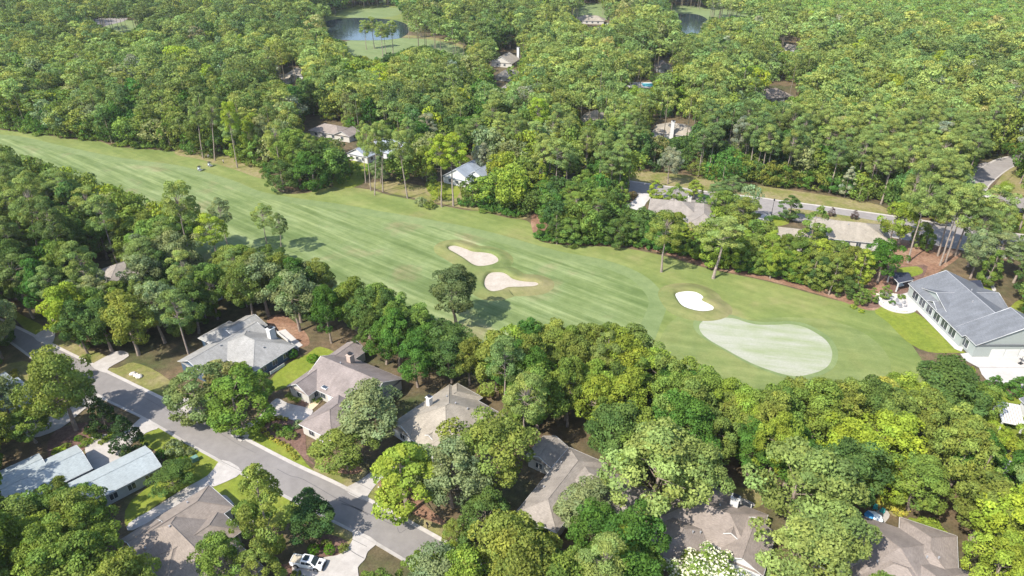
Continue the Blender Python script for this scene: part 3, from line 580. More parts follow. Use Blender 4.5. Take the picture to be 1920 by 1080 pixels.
far = [('brown roofed house in the wood behind the dense evergreens', -25, [(578, 244, 18, 11, 'u', 'hip', 24), (625, 252, 9, 9, 'v', 'gable', 24)], 'taupe', 'cream', ()),
 ('long tan roofed house with white chimney in the upper middle wood', 70, [(918, 116, 16, -16, 'u', 'gable', 26), (928, 142, 16, -12, 'u', 'hip', 26), (930, 170, 14, -10, 'u', 'gable', 26)], 'tan', 'cream', [(972, 92, 2, 1.6, 9.5, 'white')]),
 ('tan roofed house beside the far fairway at the top', -10, [(1078, 38, 26, 14, 'u', 'hip', 26)], 'tan', 'cream', ()),
 ('tan roofed house with white chimney in the wood above the dark green trees', -20, [(1223, 248, 20, 13, 'u', 'hip', 28)], 'tan', 'white', [(1262, 232, 1.6, 1.4, 9, 'white')]),
 ('taupe roofed house showing through pines right of the pool', 20, [(1432, 186, 20, 14, 'u', 'hip', 26)], 'taupe', 'grey', ()),
 ('small tan roof peak showing among trees left of the chimney house', -20, [(1088, 222, 13, 11, 'v', 'hip', 28)], 'tan', 'cream', ()),
 ('tan roofed house with bright white wall in the upper left wood', -10, [(534, 140, 12, 11, 'v', 'hip', 30), (500, 148, 14, 9, 'u', 'gable', 26)], 'tan', 'white', ()),
 ('dark house with white trim among the pines above the pool', 5, [(1233, 128, 11, 9, 'v', 'gable', 30)], 'taupe', 'grey', ()),
 ('small roof with white wall near the upper pond on the right', -40, [(1470, 90, 12, 9, 'u', 'gable', 26)], 'tan', 'white', ()),
 ('brown roof between crowns in the left wood above the street', 50, [(168, 512, 14, -12, 'u', 'hip', 24), (230, 530, -9, 9, 'v', 'hip', 24)], 'stone', 'cream', ()),
 ('grey roof corner between crowns right of the brown roof in the left wood', 50, [(292, 556, 14, -11, 'u', 'hip', 24)], 'stone', 'white', ()),
 ('grey roof showing among trees at the lower right edge', -32, [(1850, 872, 15, 4.5, 'u', 'gable', 24)], 'slate', 'white', ()),
 ('white walled house seen between pines below the pale dead tree', -15, [(1360, 272, 12, 9, 'u', 'hip', 26)], 'tan', 'white', ()),
 ('roof seen behind the first pines right of the far green', 10, [(640, 130, 13, 10, 'u', 'hip', 26)], 'taupe', 'cream', ()),
 ('pale roof glimpsed through pines left of the dark white trimmed house', 15, [(1178, 86, 14, 9, 'u', 'hip', 26)], 'tan', 'white', ()),
 ('club building with white front at the far left fairway', 0, [(300, 8, 22, 10, 'u', 'hip', 22)], 'pale', 'white', ())]
for lb, th, wg, rf, wl, ch in far:
    house(lb, th, wg, ROOF[rf], WALL[wl], sep=len(wg) > 2, step=5, chimneys=[(a, b, c, d, e, WALL[f]) for a, b, c, d, e, f in ch], group=None)
# flat patio roofs, gazebo and patio cover
def pavilion(name, label, corners, z, mat, cat, posts=True, drop=.5, ribs=0):
    P = [G(x, y, z) for x, y in corners]; c = sum(P, Vector())/4
    root = empty(name, (c.x, c.y, 0), label, cat); Q = [p-Vector((c.x, c.y, 0)) for p in P]
    mb = MB(); lo = [q-Vector((0, 0, .18)) for q in Q]; mb.face(Q); mb.face(lo[::-1])
    for i in range(4): mb.face([lo[i], lo[(i+1) % 4], Q[(i+1) % 4], Q[i]])
    rf = mb.build('roof', mat, root)
    if ribs:
        m2 = MB()
        for k in range(1, ribs):
            t = k/ribs; a = Q[0].lerp(Q[1], t); b = Q[3].lerp(Q[2], t); m2.tube(a+Vector((0, 0, .05)), b+Vector((0, 0, .05)), .07, .07, 4)
        m2.build('roof_rib', M['wood'], rf)
    mb = MB()
    for i in range(4):
        mb = MB(); mb.tube(lo[i]*.999, lo[(i+1) % 4]*.999, .12, .12, 4); mb.build('beam', M['white'], root)
        q = Q[i]*.95; mb = MB(); mb.box((q.x, q.y, (z-.2)/2), (.3, .3, z-.2)); mb.build('post', M['white'], root)
    foot([(p.x, p.y) for p in P]); return root, Q, c
pavilion('gazebo', 'open porch with dark metal roof and white posts beside the white house', [(1668, 511), (1703.6, 510.5), (1712, 524), (1685, 530)], 3.2, ROOF['dark'], 'gazebo')
pavilion('porch', 'low dark roofed porch on the far side of the white house', [(1813, 526), (1838, 525), (1848, 547), (1836, 547)], 2.9, ROOF['dark'], 'porch')
pavilion('patio_cover', 'white ribbed patio cover on white posts at the right edge', [(1869, 752), (1911, 759), (1921, 798), (1880, 790)], 2.8, M['white'], 'patio cover', ribs=8)
# ------------------------------------------------------------------ trees
def rotmat(a): c, s = math.cos(a), math.sin(a); return np.array([[c, -s, 0], [s, c, 0], [0, 0, 1]])
def leafcloud(rg, cen, rad, n, size, flat, outdir, spread=.65, jit=.55):
    "leaf quads scattered over clumps; returns verts (n,4,3) and clump index"
    w_ = rad**2; w_ = w_/w_.sum(); idx = rg.choice(len(rad), n, p=w_)
    d = rg.normal(size=(n, 3)); d /= np.linalg.norm(d, axis=1)[:, None]
    d = d+outdir[idx]*spread; d /= np.linalg.norm(d, axis=1)[:, None]
    r = rad[idx]*(0.72+.33*rg.random(n)); p = cen[idx]+d*r[:, None]*np.array([1, 1, flat])
    nn = d+rg.normal(size=(n, 3))*jit; nn /= np.linalg.norm(nn, axis=1)[:, None]
    a = np.cross(nn, rg.normal(size=(n, 3))); a /= np.linalg.norm(a, axis=1)[:, None]; b = np.cross(nn, a)
    s = size*(.6+.8*rg.random(n)); a *= s[:, None]*.5; b *= (s*(.5+.4*rg.random(n)))[:, None]*.5
    q = np.stack([p-a*.9, p-b+a*.1, p+a, p+b-a*.1], 1)
    return q, idx
def crown_data(kind, seed, n, size, coarse=False):
    rg = np.random.default_rng(seed)
    if kind == 'broad':
        lob = rg.uniform(0, 6.28, 4); k = 84; cen = []; rad = []
        for i in range(k):
            z = rg.uniform(-.62, 1); th = rg.uniform(0, 6.28); s = math.sqrt(max(0, 1-z*z))
            rr = .80+.17*math.sin(2*th+lob[0])+.12*math.sin(3*th+lob[1]+2*z)+.1*math.sin(5*th+lob[2])+rg.uniform(-.16, .1)
            if i > 54: rr *= .6
            if z < -.2: rr *= .92
            if i > 68: z = abs(z)*.6+.35; rr = rg.uniform(.1, .45); s = 1
            cen.append((5.0*s*rr*math.cos(th), 5.0*s*rr*math.sin(th), 8.8+5.8*z*(.86+.12*math.sin(2*th+lob[3])+rg.uniform(-.08, .08)))); rad.append(rg.uniform(.7, 1.6))
        cen = np.array(cen); rad = np.array(rad); out = cen-np.array([0, 0, 8.0]); flat = .8
    elif kind == 'bushy':
        lob = rg.uniform(0, 6.28, 3); k = 56; cen = []; rad = []
        for i in range(k):
            z = rg.uniform(-.95, 1); th = rg.uniform(0, 6.28); s = math.sqrt(max(0, 1-z*z))
            if z < 0: s = .75+.25*s
            rr = .82+.15*math.sin(2*th+lob[0])+.12*math.sin(3*th+lob[1]+2*z)+rg.uniform(-.16, .1)
            cen.append((4.0*s*rr*math.cos(th), 4.0*s*rr*math.sin(th), 6.1+4.9*z*(1+rg.uniform(-.1, .08)))); rad.append(rg.uniform(.65, 1.35))
        cen = np.array(cen); rad = np.array(rad); out = cen-np.array([0, 0, 5.0]); flat = .85
    elif kind == 'oval':
        k = 46; cen = []; rad = []
        for i in range(k):
            z = rg.uniform(0, 1); th = i*2.4+rg.uniform(-.3, .3); pr = math.sin(math.pi*(.12+.84*z)**.8)*.95
            rr = 3.1*pr*rg.uniform(.62, 1.05); cen.append((rr*math.cos(th), rr*math.sin(th), 2.2+12.0*z)); rad.append(rg.uniform(.6, 1.25)*(1.1-.4*z))
        cen = np.array(cen); rad = np.array(rad); out = cen-np.array([0, 0, 7.0]); out[:, 2] *= .5; flat = .85
    elif kind == 'pine':
        k = 46; cen = []; rad = []
        for i in range(k):
            z = rg.uniform(-.55, 1); th = i*2.4+rg.uniform(-.5, .5); s_ = math.sqrt(max(.02, 1-z*z)); rr = 3.9*s_*rg.uniform(.55 if z < .6 else .3, 1.04)
            if z < -.15: rr = 3.7*rg.uniform(.45, 1.0)
            cen.append((rr*math.cos(th), rr*math.sin(th), 17.0+6.0*z)); rad.append(rg.uniform(.85, 1.5))
        cen = np.array(cen); rad = np.array(rad); out = cen-np.array([0, 0, 15.0]); out[:, 2] += 1; flat = .68
    elif kind == 'cone':
        k = 46; cen = []; rad = []
        for i in range(k):
            z = (i+.5)/k; th = i*2.4+rg.uniform(-.3, .3); rr = 2.7*(1-z)**.7*rg.uniform(.75, 1.05)
            cen.append((rr*math.cos(th), rr*math.sin(th), .8+8.4*z)); rad.append(rg.uniform(.55, .95)*(1.15-.6*z))
        cen = np.array(cen); rad = np.array(rad); out = cen-np.array([0, 0, 3.5]); flat = .8
    elif kind == 'ball':
        k = 26; cen = []; rad = []
        for i in range(k):
            z = 1-1.7*(i+.5)/k; th = i*2.4; s = math.sqrt(max(0, 1-z*z)); cen.append((.78*s*math.cos(th), .78*s*math.sin(th), .88+.7*z)); rad.append(.26)
        cen = np.array(cen); rad = np.array(rad); out = cen-np.array([0, 0, .8]); flat = .9
    else:  # loose shrub
        k = 18; cen = []; rad = []
        for i in range(k):
            th = i*2.4; rr = .95*math.sqrt(rg.random()); cen.append((rr*math.cos(th), rr*math.sin(th), .35+.75*rg.random()*(1.1-rr*.6))); rad.append(rg.uniform(.25, .45))
        cen = np.array(cen); rad = np.array(rad); out = cen-np.array([0, 0, .1]); flat = .8
    if coarse: sel = np.arange(0, k, 2); cen, out, rad = cen[sel], out[sel], rad[sel]*1.42; k = len(sel)
    ln = np.linalg.norm(out, axis=1); out = out/ln[:, None]; out[:, 2] += .25
    q, idx = leafcloud(rg, cen, rad, n, size, flat, out)
    br = rg.uniform(.78, 1.25, k); hu = rg.uniform(-.14, .05, k)
    t = np.stack([br*(1+hu), br, br*(1-hu)], 1)[idx]*(rg.uniform(.82, 1.2, n)[:, None])
    return q, t, cen
def quads_mesh(name, q, col, extra=None):
    n = len(q); me = D.meshes.new(name); me.vertices.add(n*4); me.vertices.foreach_set('co', q.reshape(-1).astype(np.float32))
    me.loops.add(n*4); me.loops.foreach_set('vertex_index', np.arange(n*4, dtype=np.int32)); me.polygons.add(n)
    me.polygons.foreach_set('loop_start', np.arange(0, n*4, 4, dtype=np.int32)); me.update(calc_edges=True)
    at = me.attributes.new('tint', 'FLOAT_COLOR', 'FACE'); c4 = np.ones((n, 4), np.float32); c4[:, :3] = col; at.data.foreach_set('color', c4.reshape(-1))
    me.materials.append(M['leaf']); return me
def trunk_mesh(kind, seed, cen):
    rg = random.Random(seed); mb = MB()
    if kind in ('ball', 'shrub'): mb.tube((0, 0, 0), (0, 0, .7), .06, .04, 5); k = 0; pts = []
    else:
        Ht, r0 = {'broad': (11.5, .36), 'bushy': (9.5, .26), 'oval': (12.5, .26), 'pine': (21.0, .30), 'cone': (8, .16)}[kind]; pts = [Vector((0, 0, -.1))]; n = 6
        bx, by = rg.uniform(-.5, .5), rg.uniform(-.5, .5)
        for i in range(1, n+1): t = i/n; pts.append(Vector((bx*math.sin(t*2.4)+rg.uniform(-.1, .1), by*math.sin(t*2)+rg.uniform(-.1, .1), Ht*t)))
        for i in range(n): mb.tube(pts[i], pts[i+1], r0*(1.15-.95*i/n) if i == 0 else r0*(1-.88*i/n), r0*(1-.88*(i+1)/n), 7, cap=False)
        step = {'broad': 3, 'bushy': 6, 'oval': 5, 'pine': 1, 'cone': 9}[kind]
        for j in range(0, len(cen), step):
            c = Vector(cen[j]); zb = max(Ht*.25, min(c.z-1.2 if kind != 'pine' else c.z-1.3, Ht*.84)); t = zb/Ht*n; i = min(int(t), n-1); a = pts[i].lerp(pts[i+1], t-i)
            c.z -= .35; m = a.lerp(c, .5)+Vector((0, 0, -.25 if kind == 'pine' else -.1)); c = a.lerp(c, .72); m = a.lerp(c, .5); mb.tube(a, m, .065, .045, 4, cap=False); mb.tube(m, c, .045, .02, 4, cap=False)
    me = D.meshes.new('trunk'); me.from_pydata(mb.v, [], mb.f); me.materials.append(M['bark_pale'] if kind == 'pine' else M['bark']); return me
NOM = {'bushy': (12, 4.7), 'broad': (15, 5.5), 'oval': (15, 3.6), 'pine': (24, 4.6), 'cone': (9.6, 2.9), 'ball': (1.75, 1.0), 'shrub': (1.4, 1.2)}
VAR = {}
for kind, nv, nl, sz in (('broad', 9, 11000, .38), ('bushy', 5, 8000, .36), ('oval', 5, 7000, .33), ('pine', 9, 8500, .34), ('cone', 2, 3600, .34), ('ball', 2, 1500, .14), ('shrub', 4, 700, .22)):
    VAR[kind] = []
    for s in range(nv):
        q, t, cen = crown_data(kind, 100+s*7, nl, sz); VAR[kind].append((quads_mesh(kind+'_crown', q, t), trunk_mesh(kind, s, cen)))
NAME = {'bushy': 'bushy_tree', 'broad': 'broadleaf_tree', 'oval': 'slender_tree', 'pine': 'pine_tree', 'cone': 'evergreen_tree', 'ball': 'clipped_shrub', 'shrub': 'shrub'}
def plant(kind, x, y, h, r, col, label, group=None, lean=(0, 0), var=None, name=None, z=0):
    v = VAR[kind]; cm, tm = v[R.randrange(len(v)) if var is None else var % len(v)]
    cat = 'shrub' if kind in ('ball', 'shrub') else 'tree'
    e = D.objects.new(name or NAME[kind], None); COL.objects.link(e); e.empty_display_size = .3; e.location = (x, y, z)
    e.rotation_euler = (lean[0], lean[1], R.uniform(0, 6.28)) if lean == (0, 0) else (lean[0], lean[1], 0)
    h0, r0 = NOM[kind]; e.scale = (r/r0, r/r0, h/h0); tag(e, label, cat, group)
    c = D.objects.new('crown', cm); COL.objects.link(c); c.parent = e; c.color = (*col, 1)
    if lean != (0, 0): c.rotation_euler = (0, 0, 0)
    if cat == 'tree': t = D.objects.new('trunk', tm); COL.objects.link(t); t.parent = e
    return e
PAL = dict(mid=(0.159, 0.220, 0.041), yel=(0.220, 0.272, 0.037), dark=(0.092, 0.144, 0.035), grey=(0.207, 0.239, 0.100), olive=(0.186, 0.220, 0.045), deep=(0.079, 0.158, 0.027), pine=(0.199, 0.248, 0.067), pinel=(0.246, 0.293, 0.080), pined=(0.136, 0.182, 0.054), lime=(0.270, 0.331, 0.037), gold=(0.376, 0.343, 0.061), young=(0.199, 0.289, 0.061), silver=(0.262, 0.270, 0.168), tawny=(0.282, 0.281, 0.107))
def jit(c, a=.15): k = R.uniform(1-a, 1+a); h = R.uniform(-a, a)*.6; return (c[0]*k*(1+h), c[1]*k, c[2]*k*(1-h))
TAKEN = []   # (x, y, r)
def T(kind, px, py, h, r, c, label, lean=(0, 0), var=None, group=None, take=True, name=None, z=0):
    p = G(px, py); x, y = p.x, p.y
    if take: TAKEN.append((x, y, r*.8))
    return plant(kind, x, y, h, r, PAL[c] if isinstance(c, str) else c, label, group, lean, var, name)
# lone and leading trees
T('broad', 855, 608, 17.5, 7.0, (.11, .14, .05), 'lone dark oak standing on the fairway below the two sand bunkers', var=2)
for px, py, h, r, c, ln, lb in [
 (381, 297, 27, 4.2, 'pine', 0.086, 'tall pine at the fairway edge, leftmost of the three bare trunks above the golf carts'),
 (403, 301, 29, 4.4, 'pine', 0.17, 'tall pine at the fairway edge, middle of the three bare trunks above the golf carts'),
 (445.5, 315, 29, 4.0, 'lime', 0.05, 'yellow green crowned tall pine right of the golf carts'),
 (686, 343, 26, 3.2, 'pine', 0.04, 'thin pine behind the left end of the pine row by the white house'),
 (695.5, 358, 27, 3.4, 'pinel', 0.03, 'tall pine, leftmost of the row in front of the white house'),
 (702.7, 366, 29, 3.6, 'pinel', 0.09, 'tall pine, second of the row in front of the white house'),
 (718, 359, 29, 4.0, 'pinel', 0.08, 'tall pine, third of the row, directly before the blue grey roof'),
 (764, 371.5, 27, 4.6, 'pinel', -0.05, 'leaning tall pine alone right of the blue grey roof'),
 (828, 388, 28, 4.8, 'lime', 0, 'tall flat crowned pine, left of the last pair on the upper fairway edge'),
 (850, 386, 28, 5.6, 'lime', 0.03, 'tall flat crowned pine, right of the last pair on the upper fairway edge'),
 (864, 340, 24, 3.2, 'pine', 0, 'pine standing right beside the pale blue gabled house'),
 (1240, 510, 20.5, 5.6, 'olive', 0.0, 'pine with bare trunk on the rough, upper left of the white bunker'),
 (1337, 522, 20.5, 7.2, 'pinel', 0.05, 'pine with bare trunk on the rough, straight above the white bunker'),
 (1683, 462, 30, 4.2, 'pine', 0.0, 'leftmost leaning pine of the grove above the white house'),
 (1702, 493, 30, 4.8, 'pine', -0.01, 'leaning pine with long bare trunk closest to the porch of the white house'),
 (1758, 480, 26, 4.6, 'pine', -0.08, 'slim leaning pine behind the ridge of the white house roof'),
 (1762, 498, 26, 4.6, 'pinel', -0.03, 'leaning pine touching the roof ridge of the white house'),
 (1772, 492, 27, 5.2, 'pine', -0.02, 'leaning pine right of the roof ridge of the white house'),
 (1790, 480, 25, 5.2, 'pinel', -0.03, 'pine above the dark porch roof of the white house'),
 (1815, 500, 20, 5.4, 'pined', -0.03, 'spreading pine right of the grove, before the upper road'),
 (1840, 470, 23, 5.6, 'pinel', 0, 'open crowned pine standing in front of the upper road at the right'),
 (1860, 520, 15, 5.2, 'grey', .02, 'greyish tree behind the slate roof at the right'),
 (1900, 530, 13, 5.6, 'pined', 0, 'dark tree over the east wing of the white house'),
 (528, 480, 15, 2.6, 'pined', 0.08, 'small dark pine standing against the fairway at the left wood'),
 (503, 472, 17, 3.6, 'pinel', 0.04, 'light pine left of the small dark pine against the fairway'),
 (430, 472, 19, 3.6, 'grey', 0, 'thin grey green pine poking onto the fairway'),
 (412, 514, 20, 4.8, 'lime', 0, 'yellow green pine in the left wood below the thin grey pine'),
 (362, 505, 30, 5.2, 'pinel', 0.05, 'tall broad pine at the fairway side of the left wood'),
 (75, 500, 30, 5.2, 'pine', 0.17, 'tall pine with long white trunk in the left wood')]:
    T('pine', px, py, h, r, c, lb, lean=(0, ln+.0001))
T('broad', 143, 806, 21, 7.2, 'olive', 'big tree leaning over the street beside the driveway of the pale roofed house')
T('broad', 166, 768, 9, 3.6, 'grey', 'grey green crown beside the street, behind the big tree')
T('cone', 203, 812, 10, 3.4, (.045, .075, .02), 'dark glossy magnolia at the corner of the flower bed by the street', name='magnolia_tree')
T('cone', 247, 845, 9.5, 3.4, (.04, .07, .022), 'dark glossy magnolia above the pale roofed courtyard', name='magnolia_tree')
T('bushy', 384, 778, 13, 7.4, (.16, .20, .065), 'left half of the big round pair of trees in front of the grey roofed house')
T('bushy', 458, 800, 14.2, 7.8, (.135, .205, .032), 'right, brighter half of the big round pair of trees by the street', var=2)
T('oval', 513, 1032, 20.5, 4.6, 'olive', 'tall slim tree on the lawn beside the street near the white pickup')
T('broad', 478, 1010, 9, 3.6, 'mid', 'small tree at the foot of the tall slim tree')
T('broad', 590, 1005, 8.5, 5.2, (.06, .11, .03), 'dark low tree casting its shadow on the street')
T('broad', 430, 1100, 11, 4.4, 'mid', 'round green tree in front of the brown roof at the bottom edge')
T('broad', 330, 920, 5.2, 4.6, (.09, .14, .03), 'low wide crape myrtle on the lawn between the two driveways')
CM = T('broad', 1312, 1118, 8.0, 6.8, 'mid', 'white flowering crape myrtle in front of the taupe roofed house', name='crape_myrtle', var=1)
q, t, cen = crown_data('broad', 107, 5200, .42)
zc = q[:, 0, 2] > 6; q = (q[zc]-np.array([0, 0, 8]))*np.array([1.035, 1.035, 1.04])+np.array([0, 0, 8.1]); q = q[:2600]
bo = D.objects.new('blossom', quads_mesh('blossom', q, np.ones((len(q), 3)))); COL.objects.link(bo); bo.parent = CM; bo.color = (.72, .70, .55, 1)
for a in [('broad', 1755, 785, 14.5, 8.8, 'dark', 'dark spreading oak in front of the white house driveway'),
 ('broad', 1815, 800, 11, 5.4, 'mid', 'green crown right of the dark spreading oak at the driveway'), ('cone', 1858, 738, 5.2, 2.6, 'deep', 'small evergreen at the driveway edge, left of two', 0), ('cone', 1905, 742, 5.4, 3.2, 'deep', 'small evergreen at the driveway edge by the patio cover'),
 ('broad', 1045, 335, 11, 9.5, 'deep', 'wide deep green tree, left of the pair above the upper road'), ('broad', 1135, 345, 10.5, 8.5, 'deep', 'wide deep green tree, right of the pair at the upper road'),
 ('broad', 1095, 372, 11, 5, 'mid', 'bright tree below the deep green pair'),
 ('broad', 1215, 975, 21, 9.6, 'pinel', 'huge spreading pine right of the stone grey house', 0), ('broad', 1285, 965, 18, 6.5, 'pine', 'pine beside the huge spreading pine, before the taupe roof', 0),
 ('broad', 1472, 1010, 21, 9, 'pine', 'huge spreading pine between the two taupe roofs, left part', 0), ('broad', 1526, 1068, 17, 6.6, 'pine', 'huge pine nearest the parasol patio', 0), ('broad', 1480, 1120, 17, 8, 'pinel', 'pine crown at the bottom edge right of the taupe roof', 0),
 ('broad', 1640, 892, 15, 7, 'lime', 'bright yellow green tree above the parasol patio', 0), ('broad', 1570, 905, 15, 7.5, 'lime', 'bright yellow green tree behind the huge pine', 0), ('broad', 1655, 935, 7, 4.6, 'lime', 'small yellow green tree right above the parasol', 0),
 ('broad', 1700, 960, 13, 6, 'mid', 'green tree with pale trunk behind the patio house', 0),
 ('broad', 700, 830, 14, 8.2, 'grey', 'large grey green tree covering the middle of the mauve house'), ('broad', 655, 880, 10, 6.8, 'olive', 'wide olive tree over the straw bed by the street'),
 ('oval', 765, 965, 17, 7.4, 'yel', 'bright yellow green tree left of the tan roof, by the street'), ('broad', 850, 950, 16, 7.2, 'grey', 'grey green tree in front of the tan roof'),
 ('broad', 920, 915, 17, 8.5, 'olive', 'tree right of the tan roof with paler top'), ('broad', 1100, 985, 9.5, 6.4, 'grey', 'grey green tree in the court of the stone grey house'),
 ('bushy', 532, 358, 13, 6.5, 'dark', 'dense dark evergreen mass at the bend of the fairway, left lump', 0), ('bushy', 588, 356, 16, 7.5, 'deep', 'dense dark evergreen mass at the bend of the fairway, right lump', 0), ('broad', 560, 345, 20, 7.5, 'mid', 'tall green tree behind the evergreens at the fairway bend'),
 ('oval', 1477, 412, 9.5, 4.6, 'dark', 'round topped street tree on the lawn by the upper road and lamp', 0), ('oval', 1228, 375, 8, 3.4, 'lime', 'yellow green street tree in front of the upper road'), ('oval', 1265, 392, 10, 4.4, 'mid', 'green tree in front of the grey roof by the upper road'),
 ('broad', 1665, 470, 17, 5.6, 'yel', 'bright yellow green tree left of the leaning pine grove'), ('broad', 1645, 530, 14, 5.6, (.07, .15, .02), 'bright green tree below the tan roof, left of the straw bed'), ('oval', 1520, 470, 16, 5.2, 'mid', 'upright green tree before the tan roof by the upper road'),
 ('oval', 1610, 572, 5.5, 2.0, 'mid', 'young tree in the bed left of the stone patio, left one', 0), ('oval', 1632, 568, 5, 1.9, 'mid', 'young tree in the bed beside the stone patio, right one', 0),
 ('oval', 1658, 560, 4.5, 1.8, 'mid', 'young tree beside the open porch', 0),
 ('oval', 1558, 406, 3.6, 1.4, (.12, .08, .07), 'small purple leaved tree on the road median, left one', 0), ('oval', 1601, 412, 3.8, 1.5, (.12, .08, .07), 'small purple leaved tree on the road median, right one', 0),
 ('oval', 428, 1040, 4, 2.2, 'mid', 'small tree in the bed by the pickup'),
 ('bushy', 500, 492, 6, 3.6, 'mid', 'low bushy tree at the foot of the light pine on the fairway side', 0), ('bushy', 525, 492, 5, 3.2, 'dark', 'low bushy tree at the foot of the small dark pine', 0), ('broad', 68, 830, 9, 5.0, 'mid', 'green tree in front of the small garage', 0), ('broad', 25, 800, 13, 5.5, 'grey', 'grey green tree covering the pale garage roof'), ('broad', -20, 716, 10, 5, 'dark', 'dark tree at the left edge beside the street'), ('oval', 1300, 374, 8, 3.8, 'yel', 'yellow green tree standing over the upper road, right of the grey roof chimney', 0), ('broad', 1350, 412, 11, 5.6, 'mid', 'leafy tree right of the upper grey roof, before the upper road'), ('broad', 1388, 432, 12, 5.6, 'olive', 'olive tree left of the pale driveway at the upper road', 0)]:
    k, px, py, h, r, c, lb = a[:7]; T(k, px, py, h, r, c, lb, name='pine_tree' if 'pine' in lb.split(',')[0] and 'huge' in lb.split('.')[0][:5] or lb.startswith('pine') else None)
T('broad', 1252, 345, 15, 4.6, 'silver', 'silvery pale tree at the wood edge above the upper road')
T('broad', 905, 330, 14, 4.6, 'silver', 'silvery tree right of the pale blue gabled house')
T('broad', 500, 300, 19, 5.5, 'tawny', 'tawny leaved tree left of the dark evergreens at the fairway bend')
T('broad', 475, 302, 18, 5, 'yel', 'yellow green tree right of the three bare pine trunks')
for i, (px, py, h, r) in enumerate([(687, 93, 21, 4.5), (702, 91, 23, 5), (718, 106, 24, 5), (724, 103, 22, 4), (737, 100, 23, 5), (767, 73, 22, 4), (790, 70, 24, 5), (813, 67, 24, 5.5), (780, 60, 22, 5)]):
    T('pine', px, py, h, r, 'pinel' if i < 5 else 'pine', ['leftmost pine', 'second pine', 'third pine', 'slim fourth pine', 'right hand pine', 'pine at the corner', 'pine with a bare trunk', 'tall pine', 'pine closest to the water'][i]+(' of the group standing in front of the pond' if i < 5 else ' in the stand at the right end of the pond'))
# ------------------------------------------------------------------ the woods
REG = [('light grey roof', 450, 650), ('mauve house', 610, 720), ('tan roofed house', 830, 780), ('stone grey house', 1060, 900), ('red door house', 1355, 990), ('parasol patio', 1640, 960), ('brown roofed house', 340, 990),
 ('pale metal roofs', 160, 880), ('putting green', 1440, 660), ('white bunker', 1300, 565), ('two sand bunkers', 910, 510), ('lone dark oak', 860, 560), ('slate roofed white house', 1800, 580), ('upper grey roof', 1265, 395),
 ('upper tan roof', 1570, 430), ('leaning pine grove', 1740, 430), ('curved road', 1850, 325), ('deep green pair', 1095, 300), ('pale blue gabled house', 860, 320), ('grey blue roof', 720, 270), ('dark fairway evergreens', 560, 320),
 ('golf carts', 385, 312), ('pond at the top', 690, 55), ('chimney roof', 1260, 240), ('long tan roof', 945, 130), ('pool', 1200, 158), ('taupe roof', 1460, 172), ('second pond', 1295, 45), ('upper left roof', 545, 140), ('fairway left end', 40, 255), ('left wood roof', 200, 505), ('street', 300, 800), ('patio cover', 1900, 780), ('left street end', 40, 640)]
COLW = {'mid': 'green', 'yel': 'yellow green', 'dark': 'dark green', 'grey': 'grey green', 'olive': 'olive green', 'deep': 'deep green', 'pine': 'green', 'pinel': 'light green', 'pined': 'dark green', 'silver': 'silvery', 'tawny': 'tawny', 'lime': 'lime yellow', 'gold': 'golden', 'young': 'fresh green'}
SEEN = {}
def autolabel(kind, cn, px, py, h, r, rank=0):
    nm, lx, ly = sorted(REG, key=lambda g: (g[1]-px)**2+((g[2]-py)*1.3)**2)[rank]; dx, dy = px-lx, py-ly; d = math.hypot(dx, dy)
    near = 'close' if d < 55 else ('' if d < 110 else 'far')
    a = math.degrees(math.atan2(-dy, dx)) % 360; dr = ['right of', 'above and right of', 'above', 'above and left of', 'left of', 'below and left of', 'below', 'below and right of'][int(((a+22.5) % 360)//45)]
    kw = {'pine': 'pine', 'broad': 'leafy tree', 'bushy': 'bushy tree', 'oval': 'slender tree', 'cone': 'evergreen', 'shrub': 'bush'}[kind]
    big = 'big ' if r > 6 or h > 23 else ('small ' if h < 10 else '')
    lb = f'{big}{COLW.get(cn, "green")} {kw} {near+" " if near else ""}{dr} the {nm}'.replace('  ', ' ')
    if lb in SEEN and rank < 7: return autolabel(kind, cn, px, py, h, r, rank+1)
    SEEN[lb] = 1; return lb
CNAMES = {'broad': ['mid', 'mid', 'yel', 'olive', 'dark', 'grey', 'deep', 'olive', 'mid'], 'bushy': ['mid', 'dark', 'olive', 'deep'], 'pine': ['pine', 'pine', 'pinel', 'pined', 'pinel'], 'oval': ['mid', 'yel', 'olive', 'grey']}
CLUS = {'bushy': ['dark', 'deep', 'mid', 'olive', 'yel'], 'broad': ['dark', 'deep', 'dark', 'mid', 'grey', 'mid', 'olive', 'yel', 'yel'], 'pine': ['pined', 'pine', 'pine', 'pinel', 'pinel'], 'oval': ['dark', 'mid', 'grey', 'olive', 'yel']}
cand = []
sp = 6.5
for iy in range(int((860-66)/(sp*.87))):
    y0 = 66+iy*sp*.87
    f = 1.0 if y0 < 260 else 1.0
    if y0 > 400 and iy % 5 == 0: continue
    hw = (y0*math.cos(PITCH)+CAMH*math.sin(PITCH))*960/FPX+14
    for ix in range(int(-hw/sp)-1, int(hw/sp)+2):
        cand.append(((ix+.5*(iy % 2))*sp+R.uniform(-2.3, 2.3), y0+R.uniform(-2.0, 2.0)))
